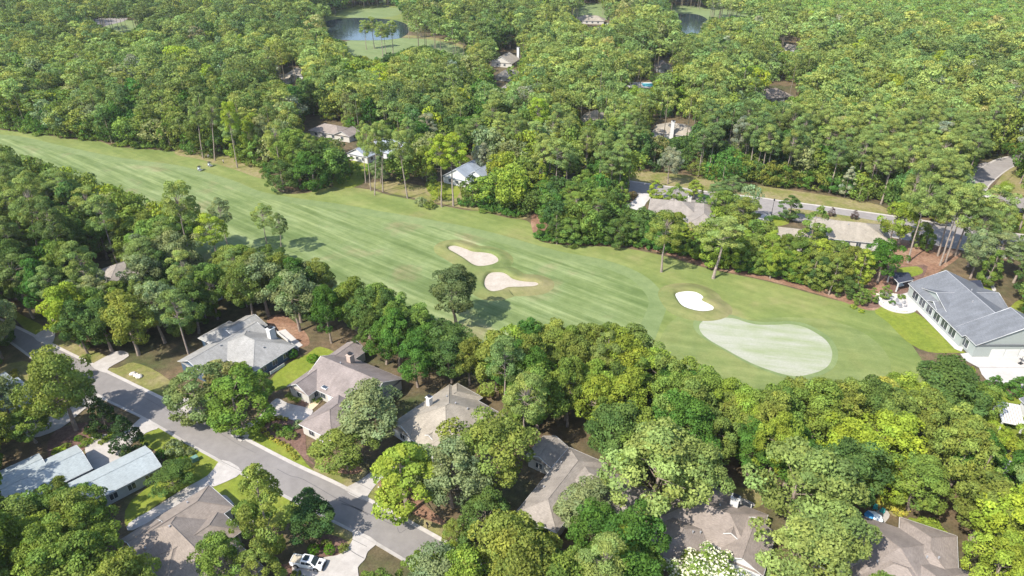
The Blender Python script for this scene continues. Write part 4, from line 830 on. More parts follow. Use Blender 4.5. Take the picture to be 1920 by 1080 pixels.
def crown_hits(kind, x, y, h, r):
    zc, hz = (.76*h, .23*h) if kind == 'pine' else ((.5*h, .46*h) if kind == 'bushy' else (.58*h, .40*h))
    zcam = y*math.cos(PITCH)-(zc-CAMH)*math.sin(PITCH); u = []
    xs, ys, zs = [], [], []
    for k in range(10):
        a = k*math.pi/5
        for fr in (1.0, .7, .35):
            # silhouette: right vector and the vector up in the picture
            ux, uz = math.cos(a)*fr, math.sin(a)*fr
            xs.append(x+ux*r); ys.append(y+uz*r*.45*.8); zs.append(zc+uz*hz*.9)
    xs = np.array(xs); ys = np.array(ys); zs = np.array(zs); dz = zs-CAMH
    z_ = ys*math.cos(PITCH)-dz*math.sin(PITCH); yy = ys*math.sin(PITCH)+dz*math.cos(PITCH)
    return covered(960+FPX*xs/z_, 540-FPX*yy/z_).sum()
ACC = []
for x, y in cand:
    px, py = PROJ(x, y, 0)
    if infoot(x, y): continue
    if 0 <= px < 1920 and 0 <= py < 1080 and covered([px], [py])[0]: continue
    if any((x-a)**2+(y-b)**2 < (r_*.95+2.2)**2 for a, b, r_ in TAKEN): continue
    right = px > 1000 and py < 420
    if y > 560: pp = .55 if px < 1500 else .35
    elif right: pp = .68
    elif py < 300: pp = .38
    elif px < 520 and py < 640: pp = .3
    else: pp = .12
    kind = 'pine' if R.random() < pp else ('broad' if R.random() < .86 else 'oval')
    if kind == 'pine': h = R.uniform(18, 26); r = R.uniform(3.8, 5.4)
    elif kind == 'broad': h = R.uniform(12, 19); r = R.uniform(4.4, 7.2)
    else: h = R.uniform(11, 17); r = R.uniform(2.8, 4.0)
    if right and px > 1300 and py > 240 and kind == 'pine': h = R.uniform(20, 25)
    if 985 < px < 1600 and 380 < py < 580: kind = 'broad' if kind == 'pine' and R.random() < .7 else kind; h = min(h, R.uniform(9, 14)); r = min(r, R.uniform(4, 5.2))
    yg = px > 1380 and py < 130 and py < 130-(1900-px)*.16
    if px > 1380 and y > 480 and (px-1380)*.25 > py-10: yg = True
    if yg: kind = 'broad' if R.random() < .6 else 'pine'; h = R.uniform(8, 12); r = R.uniform(3.6, 4.6)
    if y > 330 and not yg:
        if R.random() < .10: continue
        k_ = R.choice((.8, .95, 1.1, 1.3, 1.45)); r *= k_*1.08; h *= .62+.42*k_
    ok = False
    for s in (1, .85, .72, .6, .45, .34):
        hh, rr = h*s, r*(s**.7)
        if kind == 'pine' and s < .8: kind = 'bushy'; h *= .75; hh = h*s
        if kind == 'broad' and s < .7: kind = 'bushy'
        n_ = crown_hits(kind, x, y, hh, rr)
        if n_ <= (1 if 120 < y < 260 else 0): ok = True; break
    if not ok: continue
    if kind == 'broad' and hh < 12 and R.random() < .6: kind = 'bushy'
    cl = math.sin(x*.043+1.3*math.sin(y*.031))+math.sin(y*.037+x*.012)+R.uniform(-1.1, 1.1); L_ = CLUS[kind]; cn = L_[min(len(L_)-1, max(0, int((cl+2.4)/4.8*len(L_))))]
    if R.random() < .035: cn = R.choice(['silver', 'tawny', 'lime'])
    if yg: cn = R.choice(['young', 'young', 'pinel', 'mid'])
    if py > 600 and px > 880 and kind != 'pine': cn = R.choice(['mid', 'yel', 'olive', 'olive', 'yel', 'mid', 'dark', 'deep'])
    if py > 740 and px > 1620 and kind != 'pine': cn = R.choice(['yel', 'olive', 'lime', 'mid', 'gold' if R.random() < .2 else 'olive', 'deep'])
    if px < 300 and py > 850 and kind != 'pine': cn = R.choice(['yel', 'olive', 'mid', 'mid'])
    if 985 < px < 1250 and 380 < py < 480: cn = R.choice(['deep', 'dark', 'mid'])
    if y > 420 and not yg and R.random() < .35 and px < 1000: cn = 'dark' if kind != 'pine' else 'pined'
    ACC.append((x, y, hh, rr, kind, cn, px, py))
for (x0, y0, h0, r0, k0, c0, px, py) in list(ACC):
    if k0 != 'pine' or y0 > 520: continue
    for t_ in range(2):
        a = R.uniform(0, 6.28); x, y = x0+math.cos(a)*3.6, y0+math.sin(a)*3.6-1.5; h = R.uniform(5.5, 11); r = R.uniform(2.8, 4.4)
        if infoot(x, y) or crown_hits('broad', x, y, h, r) > 1: continue
        px, py = PROJ(x, y, 0)
        if 0 <= px < 1920 and 0 <= py < 1080 and covered([px], [py])[0]: continue
        ACC.append((x, y, h, r, 'bushy', R.choice(['dark', 'mid', 'mid', 'deep', 'olive']), px, py))
def edge(pts, step, hs, rs, cols, top=True, kinds=('broad', 'bushy')):
    for a, b in zip(pts, pts[1:]):
        L = math.hypot(b[0]-a[0], b[1]-a[1]); n_ = max(1, int(L/step))
        for i in range(n_):
            t = (i+R.uniform(.2, .8))/n_; h = R.uniform(*hs); r = R.uniform(*rs); px_, py_ = a[0]+(b[0]-a[0])*t, a[1]+(b[1]-a[1])*t
            q = G(px_, py_+4, h*.98) if top else G(px_, py_)
            if infoot(q.x, q.y) or any((q.x-u)**2+(q.y-v)**2 < (w__*.8)**2 for u, v, w__ in TAKEN): continue
            if top and crown_hits('broad', q.x, q.y, h, r) > 5: continue
            px, py = PROJ(q.x, q.y, 0); ACC.append((q.x, q.y, h, r, R.choice(kinds), R.choice(cols), px, py))
edge([(30, 265), (60, 302), (130, 327), (180, 324), (210, 347), (235, 357), (320, 367), (350, 376)], 26, (13, 17), (4.5, 5.6), ['mid', 'olive', 'dark', 'yel'])
edge([(350, 376), (430, 430), (455, 474), (533, 478), (580, 484), (633, 488), (663, 521), (727, 538), (747, 568), (800, 574), (840, 610)], 28, (12, 16), (4.5, 5.8), ['mid', 'olive', 'dark', 'deep', 'mid'])
edge([(925, 632), (940, 605), (990, 599), (1023, 602), (1050, 619), (1133, 594), (1190, 606), (1207, 630), (1233, 665), (1267, 665), (1340, 702), (1393, 720), (1420, 747), (1450, 727), (1487, 712), (1580, 715), (1670, 715)], 36, (13, 17), (5, 6.5), ['mid', 'olive', 'yel', 'yel', 'dark'])
edge([(1180, 322), (1300, 330), (1420, 345), (1480, 352), (1560, 362), (1650, 374), (1720, 372), (1780, 350)], 19, (6, 9.5), (3.2, 4.4), ['mid', 'dark', 'deep', 'olive'], False, ('bushy',))
edge([(190, 264), (283, 276), (350, 284), (430, 298), (500, 312)], 21, (8, 13), (3.6, 4.8), ['mid', 'dark', 'olive', 'yel'], False, ('bushy',))
edge([(0, 240), (67, 247), (127, 257), (187, 262)], 17, (8, 13), (4, 5), ['mid', 'dark', 'deep'], False, ('bushy',))
edge([(515, 335), (520, 352), (560, 358), (600, 355), (618, 345)], 17, (7, 11), (3.4, 4.6), ['dark', 'deep', 'grey'], False, ('bushy',))
edge([(1010, 442), (1060, 450), (1150, 452), (1230, 462), (1300, 480), (1400, 508), (1480, 524), (1560, 545), (1600, 560)], 24, (6, 10), (3.2, 4.4), ['deep', 'mid', 'dark', 'mid'], False, ('bushy',))
edge([(870, 380), (930, 392), (985, 400)], 18, (8, 12), (3.6, 4.6), ['deep', 'mid', 'dark'], False, ('bushy',))
ACC.sort(key=lambda a: a[1])
cnt = {'pine': 45, 'broad': 50, 'oval': 15, 'bushy': 60}; rest = []
for x, y, h, r, kind, cn, px, py in ACC:
    cnt[kind] += 1
    if cnt[kind] <= 296 and -60 < px < 1980:
        tx, ty = PROJ(x, y, h*.6)
        plant(kind, x, y, h, r, jit(PAL[cn]), autolabel(kind, cn, tx, ty, h, r), {'pine': 'pines of the woods', 'broad': 'leafy trees of the woods', 'oval': 'slender trees of the woods', 'bushy': 'bushy trees of the woods'}[kind])
    else: rest.append((x, y, h, r, kind, cn))
print('TREES individual', {k: min(v, 296) for k, v in cnt.items()}, 'far', len(rest))
# far woods: every further tree built whole into one mesh per kind
LOD = {}
for kind in ('broad', 'pine', 'oval', 'bushy'):
    for lv, (nl, sz) in enumerate(((1100, .82), (620, 1.1), (400, 1.35))):
        L = []
        for s in range(6):
            q, t, cen = crown_data(kind, 900+s*3, nl, sz*(.82 if kind != 'broad' else 1), True); L.append((q, t))
        LOD[kind, lv] = L
bark = np.array([.34, .29, .24])
for kinds, nm, lb in ((('pine',), 'pine_woodland', 'far pine trees closing the view'), (('broad', 'oval', 'bushy'), 'leafy_woodland', 'far leafy trees closing the view')):
    QS, CS = [], []
    for x, y, h, r, kind, cn in rest:
        if kind not in kinds: continue
        lv = 0 if y < 430 else (1 if y < 600 else 2)
        q, t = LOD[kind, lv][R.randrange(6)]; h0, r0 = NOM[kind]
        q2 = (q@rotmat(R.uniform(0, 6.28)).T)*np.array([r/r0, r/r0, h/h0])+np.array([x, y, 0])
        QS.append(q2); CS.append(t*np.array(jit(PAL[cn], .24)))
        if kind == 'pine' or R.random() < .3:
            w_ = .26; hh = h*.85
            tq = np.array([[[x-w_, y, 0], [x+w_, y, 0], [x+w_*.4, y, hh], [x-w_*.4, y, hh]], [[x, y-w_, 0], [x, y+w_, 0], [x, y+w_*.4, hh], [x, y-w_*.4, hh]]]); QS.append(tq); CS.append(np.tile(bark, (2, 1)))
    me = quads_mesh(nm, np.concatenate(QS), np.concatenate(CS)); o = D.objects.new(nm, me); COL.objects.link(o); tag(o, lb, 'woodland', None, 'stuff')
    print(nm, len(me.polygons))
# ------------------------------------------------------------------ shrubs
def S_(kind, px, py, r, h, c, label, group=None):
    p = G(px, py); return plant(kind, p.x, p.y, h, r, PAL[c] if isinstance(c, str) else c, label, group)
BR = (.10, .21, .015)
for px, py, r, h, c, lb in [(550, 671, 1.35, 2.5, (.05, .13, .015), 'ball shaped shrub at the corner of the blue walled house'), (587, 678, 1.5, 1.9, BR, 'bright round shrub on the lawn right of the ball shrub'), (584, 752, .95, 1.3, BR, 'round shrub in the entrance bed of the mauve house'),
 (346, 876, 1.5, 2.4, (.07, .15, .015), 'large ball shrub on the lawn beside the utility box'), (589, 1037, 1.1, 1.9, BR, 'left ball shrub in the mulch bed by the pickup'), (619, 1037, 1.0, 1.7, BR, 'right ball shrub in the mulch bed by the pickup'),
 (485, 1040, 1.0, 1.9, 'gold', 'yellow shrub left of the pickup'), (502, 1050, .9, 1.4, 'gold', 'smaller yellow shrub left of the pickup'), (1180, 374, 1.9, 3.0, (.17, .13, .055), 'rust brown ball shrub beside the pale driveway at the upper road'),
 (1187, 370, 1.4, 2.4, (.17, .13, .055), 'second rust brown ball shrub behind the first one'), (148, 825, .9, 1.0, BR, 'ball shrub in the flower bed of the courtyard house, the largest'), (570, 1092, .8, 1.2, BR, 'round shrub at the bottom edge by the driveway'), (237, 850, .9, 1.4, 'mid', 'round shrub by the courtyard under the magnolia'),
 (1440, 414, 1.6, 1.6, 'deep', 'low hedge ball at the foot of the lamp post')]:
    S_('ball', px, py, r, h, c, lb)
def hedge(pts, wd, h, c, label, name='hedge'):
    P = [G(*p) for p in pts]; rg = np.random.default_rng(len(label)); cen = []; L = sum((b-a).length for a, b in zip(P, P[1:]))
    o = P[0]
    for a, b in zip(P, P[1:]):
        n_ = max(2, int((b-a).length/.45))
        for i in range(n_):
            q = a.lerp(b, i/n_)
            for k in range(3): cen.append((q.x-o.x+rg.uniform(-wd, wd)*.35, q.y-o.y+rg.uniform(-wd, wd)*.35, h*(.3+.5*rg.random())))
    cen = np.array(cen); rad = np.full(len(cen), max(.28, wd*.3)); out = np.tile([0, 0, 1.], (len(cen), 1)); q, idx = leafcloud(rg, cen, rad, int(260*L*wd/1.2), .2, .9, out, .3)
    br = rg.uniform(.8, 1.2, len(cen)); t = np.stack([br]*3, 1)[idx]
    ob = D.objects.new(name, quads_mesh(name, q, t)); COL.objects.link(ob); ob.location = (o.x, o.y, 0); ob.color = (*(PAL[c] if isinstance(c, str) else c), 1); return tag(ob, label, 'hedge')
hedge([(540, 745), (562, 757)], 1.5, 1.3, 'mid', 'clipped hedge under the front gable of the mauve house'); hedge([(594, 756), (612, 746)], 1.0, .8, 'mid', 'low hedge along the garden path')
hedge([(1443, 410), (1470, 413)], 2.4, 1.3, (.09, .19, .02), 'clipped hedge beside the lamp post at the upper road'); hedge([(1879, 362), (1890, 350)], 4, 1.8, (.22, .30, .04), 'lime green hedge block on the verge inside the road curve')
hedge([(1520, 545), (1540, 547)], 2.5, 2, 'mid', 'low rounded hedge at the fairway edge above the putting green')
bed = [(490, 800, 'gold'), (497, 793, 'gold'), (506, 790, 'mid'), (514, 786, 'gold'), (525, 785, 'gold'), (535, 787, 'gold'), (494, 808, 'gold'), (501, 816, 'gold'), (509, 822, 'gold'), (518, 828, 'gold'), (528, 833, 'gold'), (537, 838, 'gold'), (543, 845, 'gold'), (549, 852, 'gold'), (554, 860, 'gold'), (519, 805, 'olive'), (541, 808, 'deep'), (530, 818, 'mid'), (548, 822, 'olive'), (560, 800, 'grey')]
for i, (px, py, c) in enumerate(bed): S_('shrub', px, py, .75 if c == 'gold' else 1.3, .8 if c == 'gold' else 1.7, jit(PAL[c]), ('golden edging plant around the oval flower bed' if c == 'gold' else COLW[c]+' shrub inside the oval flower bed by the driveway, '+['', 'left', 'middle', 'lower', 'right', 'upper'][i % 6]+' part'), 'golden plants edging the oval bed' if c == 'gold' else None)
for i, (px, py, c, r) in enumerate([(163, 812, 'olive', .9), (175, 817, 'olive', .9), (184, 822, 'lime', .9), (195, 830, 'yel', 1.1), (208, 820, 'lime', 1.3), (216, 816, 'yel', 1.1), (160, 830, 'olive', .9), (170, 830, 'yel', .9), (112, 846, 'lime', 1.2), (105, 850, 'yel', 1.1), (125, 838, 'olive', 1.0), (158, 836, 'mid', 1.0)]): S_('shrub', px, py, r, 1.0, jit(PAL[c]), 'low %s shrub, %s of the mulch bed by the pale metal roofs' % (COLW[c], ['upper left', 'upper middle', 'upper right', 'right', 'far right', 'right edge', 'lower left', 'centre', 'left end', 'leftmost tip', 'left', 'bottom'][i]), 'low shrubs of the mulch bed')
for i in range(6): S_('shrub', 28+i*.8, 697+i*5.5, .8, .9, 'gold', ['topmost', 'second', 'third', 'fourth', 'fifth', 'lowest'][i]+' golden shrub of the row beside the pale garage roof, from the top', 'row of golden shrubs')
for px, py, c, r, h, lb in [(300, 858, 'deep', 1.6, 1.6, 'dark shrub by the pale roof corner'), (330, 848, 'grey', 2.4, 3.2, 'greyish bushy shrub above the ball shrub'), (355, 852, 'grey', 1.4, 1.6, 'small greyish shrub near the street kerb'), (612, 1022, 'olive', 1.0, 1.3, 'small shrub above the two ball shrubs'), (645, 1032, 'olive', 1.0, 1.4, 'small shrub at the tip of the mulch bed'),
 (556, 1080, 'olive', .9, 1.0, 'shrub in front of the pickup at the bottom'), (432, 962, 'gold', 1.4, 1.8, 'yellow shrub in the porch corner of the brown roofed house'), (425, 955, 'deep', 1.3, 1.6, 'dark shrub in the porch corner of the brown roofed house'), (1620, 555, 'mid', 1.6, 2.4, 'green shrub behind the stone patio'), (1672, 570, 'deep', 1.0, 1.2, 'shrub between porch and patio'), (1690, 560, 'mid', 1.2, 1.5, 'shrub under the porch of the white house'),
 (1600, 577, 'yel', 1.1, 1.0, 'low shrub left of the young trees'), (1615, 585, 'lime', 1.1, .9, 'low shrub in front of the young trees'), (1870, 733, 'olive', .7, .7, 'tiny shrub in the bed by the driveway, left'), (1884, 736, 'olive', .7, .7, 'tiny shrub in the bed by the driveway, right'), (790, 385, 'grey', 2.6, 3.4, 'grey bush between the tall pines'), (805, 390, 'olive', 2.6, 3.0, 'olive bush left of the last pine pair'), (905, 398, 'mid', 2, 1.6, 'bush at the straw bed'), 
 (1890, 802, 'mid', 1.2, 1.3, 'shrub under the patio cover'), (1665, 944, 'gold', 2.4, 1.2, 'golden ground shrub behind the teal chairs'), (1680, 955, 'gold', 2.2, 1.1, 'golden shrub right of the teal chairs'), (1745, 992, 'yel', 2.4, 1.2, 'yellow green shrub beside the patio house'), (1275, 928, (.30, .05, .03), 1.6, 1.6, 'red leaved shrub at the corner of the taupe roofed house'), (1755, 1000, 'yel', 2.0, 1.0, 'low yellow shrub at the right of the patio house')]:
    S_('shrub', px, py, r, h, c, lb)
# brush along the forest edges
nb = 0
for pts, c in [([(0, 248), (60, 256), (130, 264), (190, 268), (220, 278), (285, 284), (335, 288)], 'mid'), ([(455, 312), (490, 320), (508, 350)], 'olive'), ([(870, 390), (900, 394), (950, 410), (985, 412)], 'deep'), ([(1015, 452), (1070, 460), (1160, 460), (1280, 480), (1340, 495), (1400, 515), (1490, 530), (1560, 548)], 'deep')]:
    for a, b in zip(pts, pts[1:]):
        n_ = max(1, int(math.hypot(b[0]-a[0], b[1]-a[1])/13))
        for i in range(n_):
            t = i/n_; p = G(a[0]+(b[0]-a[0])*t+R.uniform(-5, 5), a[1]+(b[1]-a[1])*t-R.uniform(3, 9)); nb += 1
            plant('shrub', p.x, p.y, R.uniform(1.8, 4), R.uniform(1.8, 3.2), jit(PAL[c]), autolabel('shrub', c, *PROJ(p.x, p.y, 1), 2, 2), 'bushes along the fairway edge')
# ------------------------------------------------------------------ vehicles
def wheel(root, x, y, r, wd, side):
    m = MB(); m.tube((x, y-wd/2, r), (x, y+wd/2, r), r, r, 18); t = m.build('wheel', M['rubber'], root, weld=True)
    m = MB(); yy = y+side*wd*.5; m.tube((x, yy-.02, r), (x, yy+.03, r), r*.62, r*.58, 14); m.build('rim', M['chrome'], t)
def extrude_body(name, prof, hw, mat, root, inset=.08, bev=.05, zmid=None):
    "side outline (x, z) closed, given width; upper points pulled in a little"
    zs = [p[1] for p in prof]; zm = zmid if zmid is not None else (min(zs)+max(zs))/2; mb = MB()
    f = lambda p: hw-(inset*max(0, (p[1]-zm))/(max(zs)-zm+1e-6))
    L = [(x, f((x, z)), z) for x, z in prof]; Rr = [(x, -f((x, z)), z) for x, z in prof]; n = len(prof)
    mb.face(L); mb.face(Rr[::-1])
    for i in range(n): j = (i+1) % n; mb.face([L[j], L[i], Rr[i], Rr[j]])
    return mb.build(name, mat, root, bevel=bev)
def pickup(px, py, rz, label):
    p = G(px, py); r = empty('pickup_truck', (p.x, p.y, 0), label, 'pickup truck', None, rz)
    b = extrude_body('body', [(-2.9, .55), (-2.92, 1.12), (2.05, 1.16), (2.75, 1.08), (2.92, .9), (2.92, .5), (2.4, .45), (-2.5, .48)], 1.0, M['carpaint'], r, .06)
    m = MB(); m.box((-1.95, 0, 1.15), (1.75, 1.6, .08)); m.build('bed_cover', M['bedliner'], r)
    for y in (-.9, .9): m = MB(); m.box((-1.95, y, 1.22), (1.85, .12, .16)); m.build('bed_rail', M['carpaint'], r, bevel=.02)
    m = MB(); m.box((-2.86, 0, 1.18), (.1, 1.85, .2)); m.build('tailgate', M['carpaint'], r, bevel=.02)
    c = extrude_body('cab', [(-1.0, 1.1), (-.86, 1.86), (-.6, 1.93), (.72, 1.90), (.95, 1.82), (1.75, 1.16)], .92, M['carpaint'], r, .17, .05, 1.1)
    m = MB(); m.face([(1.02, -.70, 1.80), (1.80, -.84, 1.19), (1.80, .84, 1.19), (1.02, .70, 1.80)]); m.build('windscreen', M['glass'], r)
    m = MB(); m.box((-.08, 0, 1.945), (.95, 1.12, .05)); m.build('sunroof', M['glass'], c)
    for s in (-1, 1):
        m = MB()
        for x0, x1 in ((-.75, .0), (.08, .95)): q = [(x0, s*.925, 1.24), (x1+.3 if x1 > .5 else x1, s*.925, 1.24), (x1, s*.80, 1.72), (x0+.03, s*.80, 1.72)]; m.face(q if s < 0 else q[::-1])
        m.build('side_window', M['glass'], c)
        m = MB(); m.box((1.25, s*1.1, 1.27), (.16, .26, .2)); m.build('mirror', M['black'], c, bevel=.02)
        for x in (-1.75, 1.85):
            m = MB(); m.tube((x, s*.93, .47), (x, s*1.03, .47), .52, .5, 16); m.build('wheel_arch', M['black'], r); wheel(r, x, s*.92, .43, .3, s)
        m = MB(); m.box((2.9, s*.78, .88), (.08, .36, .2)); m.build('headlight', M['lens'], r, bevel=.02)
        m = MB(); m.box((-2.92, s*.88, .98), (.06, .16, .34)); m.build('tail_light', M['red'], r)
    m = MB(); m.box((2.93, 0, .82), (.06, 1.1, .34)); m.build('grille', M['black'], r)
    m = MB(); m.box((2.25, 0, 1.17), (.55, .62, .07)); m.build('bonnet_scoop', M['black'], r)
    m = MB(); m.box((2.97, 0, .52), (.14, 1.9, .2)); m.build('bumper', M['black'], r, bevel=.03); return r
A_ = G(560, 1052); B_ = G(604, 1060)
pickup(578, 1060, math.atan2(B_.y-A_.y, B_.x-A_.x)+.02, 'white pickup truck with dark glass roof and tan bed cover on the driveway')
def car(px, py, rz, label):
    p = G(px, py); r = empty('parked_car', (p.x, p.y, 0), label, 'car', None, rz)
    extrude_body('body', [(-2.25, .4), (-2.3, .8), (-1.9, .92), (1.0, .93), (2.1, .8), (2.3, .6), (2.25, .35)], .9, M['darkpaint'], r)
    c = extrude_body('cabin', [(-1.7, .9), (-1.1, 1.4), (.3, 1.45), (1.15, .92)], .82, M['glass'], r, .2, .04, .9)
    m = MB(); m.box((-.4, 0, 1.45), (1.25, 1.2, .05)); m.build('roof', M['darkpaint'], r, bevel=.02)
    for s in (-1, 1):
        for x in (-1.4, 1.45): wheel(r, x, s*.82, .33, .22, s)
        m = MB(); m.box((2.24, s*.66, .68), (.1, .34, .14)); m.build('headlight', M['lens'], r)
    return r
car(1915, 399, math.radians(-12), 'dark car parked in the side street at the right edge')
car(1903, 597+22, math.radians(80), 'dark car standing in the shade beyond the slate roof at the right edge') if False else None
def cart(px, py, rz, label):
    p = G(px, py); r = empty('golf_cart', (p.x, p.y, 0), label, 'golf cart', 'golf carts on the fairway', rz)
    extrude_body('body', [(-1.15, .3), (-1.2, .72), (-.35, .75), (-.3, .42), (.5, .42), (.7, .8), (1.2, .6), (1.2, .3)], .58, M['chrome'], r, .05, .04)
    m = MB(); m.box((-.45, 0, .82), (.5, 1.05, .14)); m.box((-.72, 0, 1.08), (.12, 1.05, .4)); m.build('seat', M['canvas'], r, bevel=.03)
    m = MB(); m.box((-.1, 0, 1.86), (1.75, 1.2, .07)); m.build('canopy', M['black'], r, bevel=.03)
    for x, y in ((-.85, .52), (-.85, -.52), (.62, .52), (.62, -.52)): m = MB(); m.tube((x, y, .6), (x*.98, y, 1.85), .03, .03, 6); m.build('post', M['black'], r)
    m = MB(); m.tube((.35, -.25, .95), (.42, -.25, 1.0), .17, .17, 10); m.build('steering_wheel', M['black'], r)
    for s in (-1, 1):
        for x in (-.8, .8): wheel(r, x, s*.52, .24, .18, s)
    m = MB(); m.box((-1.12, 0, .95), (.28, .8, .5)); m.build('golf_bag', M['grey'], r, bevel=.04); return r
cart(375.5, 320, math.radians(-38), 'golf cart with black canopy on the fairway stripe, the lower left of two')
cart(394.5, 312, math.radians(-38), 'golf cart with black canopy on the rough, the upper right of two')
# ------------------------------------------------------------------ golfers
def person(px, py, rz, label, bend=.0, arm=.25):
    p = G(px, py); r = empty('person', (p.x, p.y, 0), label, 'person', None, rz)
    hx = bend
    J = [((0, 0, .93), .14, None), ((hx*.35, 0, 1.18), .13, 0), ((hx*.75, 0, 1.42), .15, 1), ((hx, 0, 1.53), .06, 2), ((hx*1.1, 0, 1.60), .09, 3), ((hx*1.15+.01, 0, 1.70), .10, 4),
         ((hx*.75, .19, 1.43), .06, 2), ((hx*.8+.12, .25, 1.17), .045, 6), ((hx*.8+.30, .10+arm*.2, 1.0), .035, 7), ((hx*.8+.37, .06+arm*.2, .96), .03, 8),
         ((hx*.75, -.19, 1.43), .06, 2), ((hx*.8+.12, -.25, 1.17), .045, 10), ((hx*.8+.30, -.10, 1.0), .035, 11), ((hx*.8+.37, -.04, .96), .03, 12),
         ((0, .10, .88), .095, 0), ((.05, .13, .50), .065, 14), ((0, .14, .09), .045, 15), ((.17, .15, .05), .04, 16),
         ((0, -.10, .88), .095, 0), ((.05, -.13, .50), .065, 18), ((0, -.14, .09), .045, 19), ((.17, -.15, .05), .04, 20)]
    def skin(name, keep, k, mat, sub=1):
        idx = {o: i for i, o in enumerate(keep)}; me = D.meshes.new(name)
        me.from_pydata([J[o][0] for o in keep], [(idx[J[o][2]], idx[o]) for o in keep if J[o][2] in idx], [])
        o_ = link(name, me, mat, r); sm_ = o_.modifiers.new('skin', 'SKIN')
        for i, o in enumerate(keep): me.skin_vertices[0].data[i].radius = (J[o][1]*k, J[o][1]*k); me.skin_vertices[0].data[i].use_root = (i == 0)
        sb = o_.modifiers.new('sub', 'SUBSURF'); sb.levels = sb.render_levels = sub; return o_
    skin('body', list(range(22)), 1, M['skin'], 2)
    skin('shirt', [0, 1, 2, 6, 7, 10, 11], 1.18, M['shirt']); skin('trousers', [0, 14, 15, 16, 18, 19, 20], 1.2, M['trousers'])
    m = MB(); m.lathe((hx*1.15+.01, 0, 1.70), [(.125, -.03), (.13, .03), (.09, .10), (0, .125)], 10); m.build('cap', M['shirt'], r)
    return r
person(362, 289.5, 0, 'golfer in white shirt and dark trousers standing at the tree line')
person(391, 297, 1.2, 'golfer in white leaning forward between two bare pine trunks', .25)
person(419.5, 307, -.5, 'golfer in white standing right of the golf carts', .05)
# ------------------------------------------------------------------ street furniture and garden things
def simple(name, px, py, label, cat, parts, rz=0, group=None, z=0):
    p = G(px, py); r = empty(name, (p.x, p.y, z), label, cat, group, rz)
    for nm, fn, mt in parts: m = MB(); fn(m); m.build(nm, mt, r, bevel=.01 if nm in ('lid', 'box', 'cabinet', 'board') else 0)
    return r
simple('street_lamp', 1446, 404, 'tall black street lamp at the edge of the upper road', 'street lamp', [('pole', lambda m: (m.tube((0, 0, 0), (0, 0, 5.6), .12, .07, 8), m.tube((0, 0, 0), (0, 0, .6), .2, .16, 8)), M['black']), ('lantern', lambda m: m.lathe((0, 0, 5.6), [(.1, 0), (.28, .15), (.32, .7), (.12, .95), (0, 1.1)], 8), M['black']), ('lamp_glass', lambda m: m.lathe((0, 0, 5.7), [(.27, .15), (.29, .5)], 8), M['lens'])])
def mailbox(px, py, label, mt, rz=2.2):
    simple('mailbox', px, py, label, 'mailbox', [('post', lambda m: m.box((0, 0, .55), (.12, .12, 1.1)), M['black'] if mt is M['black'] else M['white']), ('box', lambda m: (m.box((0, 0, 1.2), (.62, .3, .22)), m.tube((-.31, 0, 1.3), (.31, 0, 1.3), .15, .15, 10)), mt), ('flag', lambda m: m.box((.1, .18, 1.36), (.05, .02, .2)), M['red'])], rz)
mailbox(802, 991, 'black mailbox on the verge near the street end at the bottom', M['black']); mailbox(712, 924, 'white mailbox by the narrow driveway across the street', M['white']); mailbox(505, 812, 'white mailbox beside the oval flower bed', M['white']) if False else None
simple('utility_box', 366, 864, 'green utility box on the lawn beside the large ball shrub', 'utility box', [('cabinet', lambda m: m.box((0, 0, .5), (1.3, 1.0, 1.0)), M['util']), ('lid', lambda m: m.box((0, 0, 1.03), (1.4, 1.1, .08), 0, 0, .92), M['util'])], .8)
simple('fire_hydrant', 1890, 484, 'red fire hydrant on the verge below the upper road', 'hydrant', [('barrel', lambda m: m.lathe((0, 0, 0), [(.2, 0), (.2, .1), (.14, .12), (.14, .6), (.19, .62), (.16, .78), (0, .86)], 10), M['hydrant']), ('outlet', lambda m: (m.tube((-.27, 0, .48), (.27, 0, .48), .07, .07, 8), m.tube((0, -.25, .45), (0, 0, .45), .09, .09, 8)), M['hydrant'])])
for px, py, lb in ((400, 794, 'concrete storm drain with dark slot beside the kerb, near the round tree pair'), (590, 884 - 6, 'storm drain set in the kerb opposite the slim tree') if False else (452, 822, 'dark storm drain slot at the mouth of the curved driveway')):
    simple('storm_drain', px, py, lb, 'storm drain', [('box', lambda m: m.box((0, 0, .09), (1.9, 1.5, .3)), M['concrete']), ('grate', lambda m: [m.box((-.6+.2*k, 0, .26), (.09, .8, .05)) for k in range(7)], M['black'])], math.radians(-30))
for i, (px, py, s) in enumerate([(249, 702, .7), (254, 705, .55), (261, 707, .8), (257, 702, .4), (374, 773, .5), (379, 776, .6)]):
    p = G(px, py); rg = np.random.default_rng(i); bm = bmesh.new(); bmesh.ops.create_icosphere(bm, subdivisions=2, radius=s)
    for v in bm.verts: v.co *= 1+rg.uniform(-.16, .16); v.co.z *= .55
    me = D.meshes.new('rock'); bm.to_mesh(me); bm.free(); o = link('rock', me, M['stone']); o.location = (p.x, p.y, s*.3)
    tag(o, ['large pale rock, left end of the group beside the street trees', 'small pale rock in the group beside the street trees', 'largest pale rock in the group beside the street trees', 'smallest rock in the group beside the street trees', 'rock on the left at the round tree pair', 'rock on the right at the round tree pair'][i], 'rock', 'pale rocks')
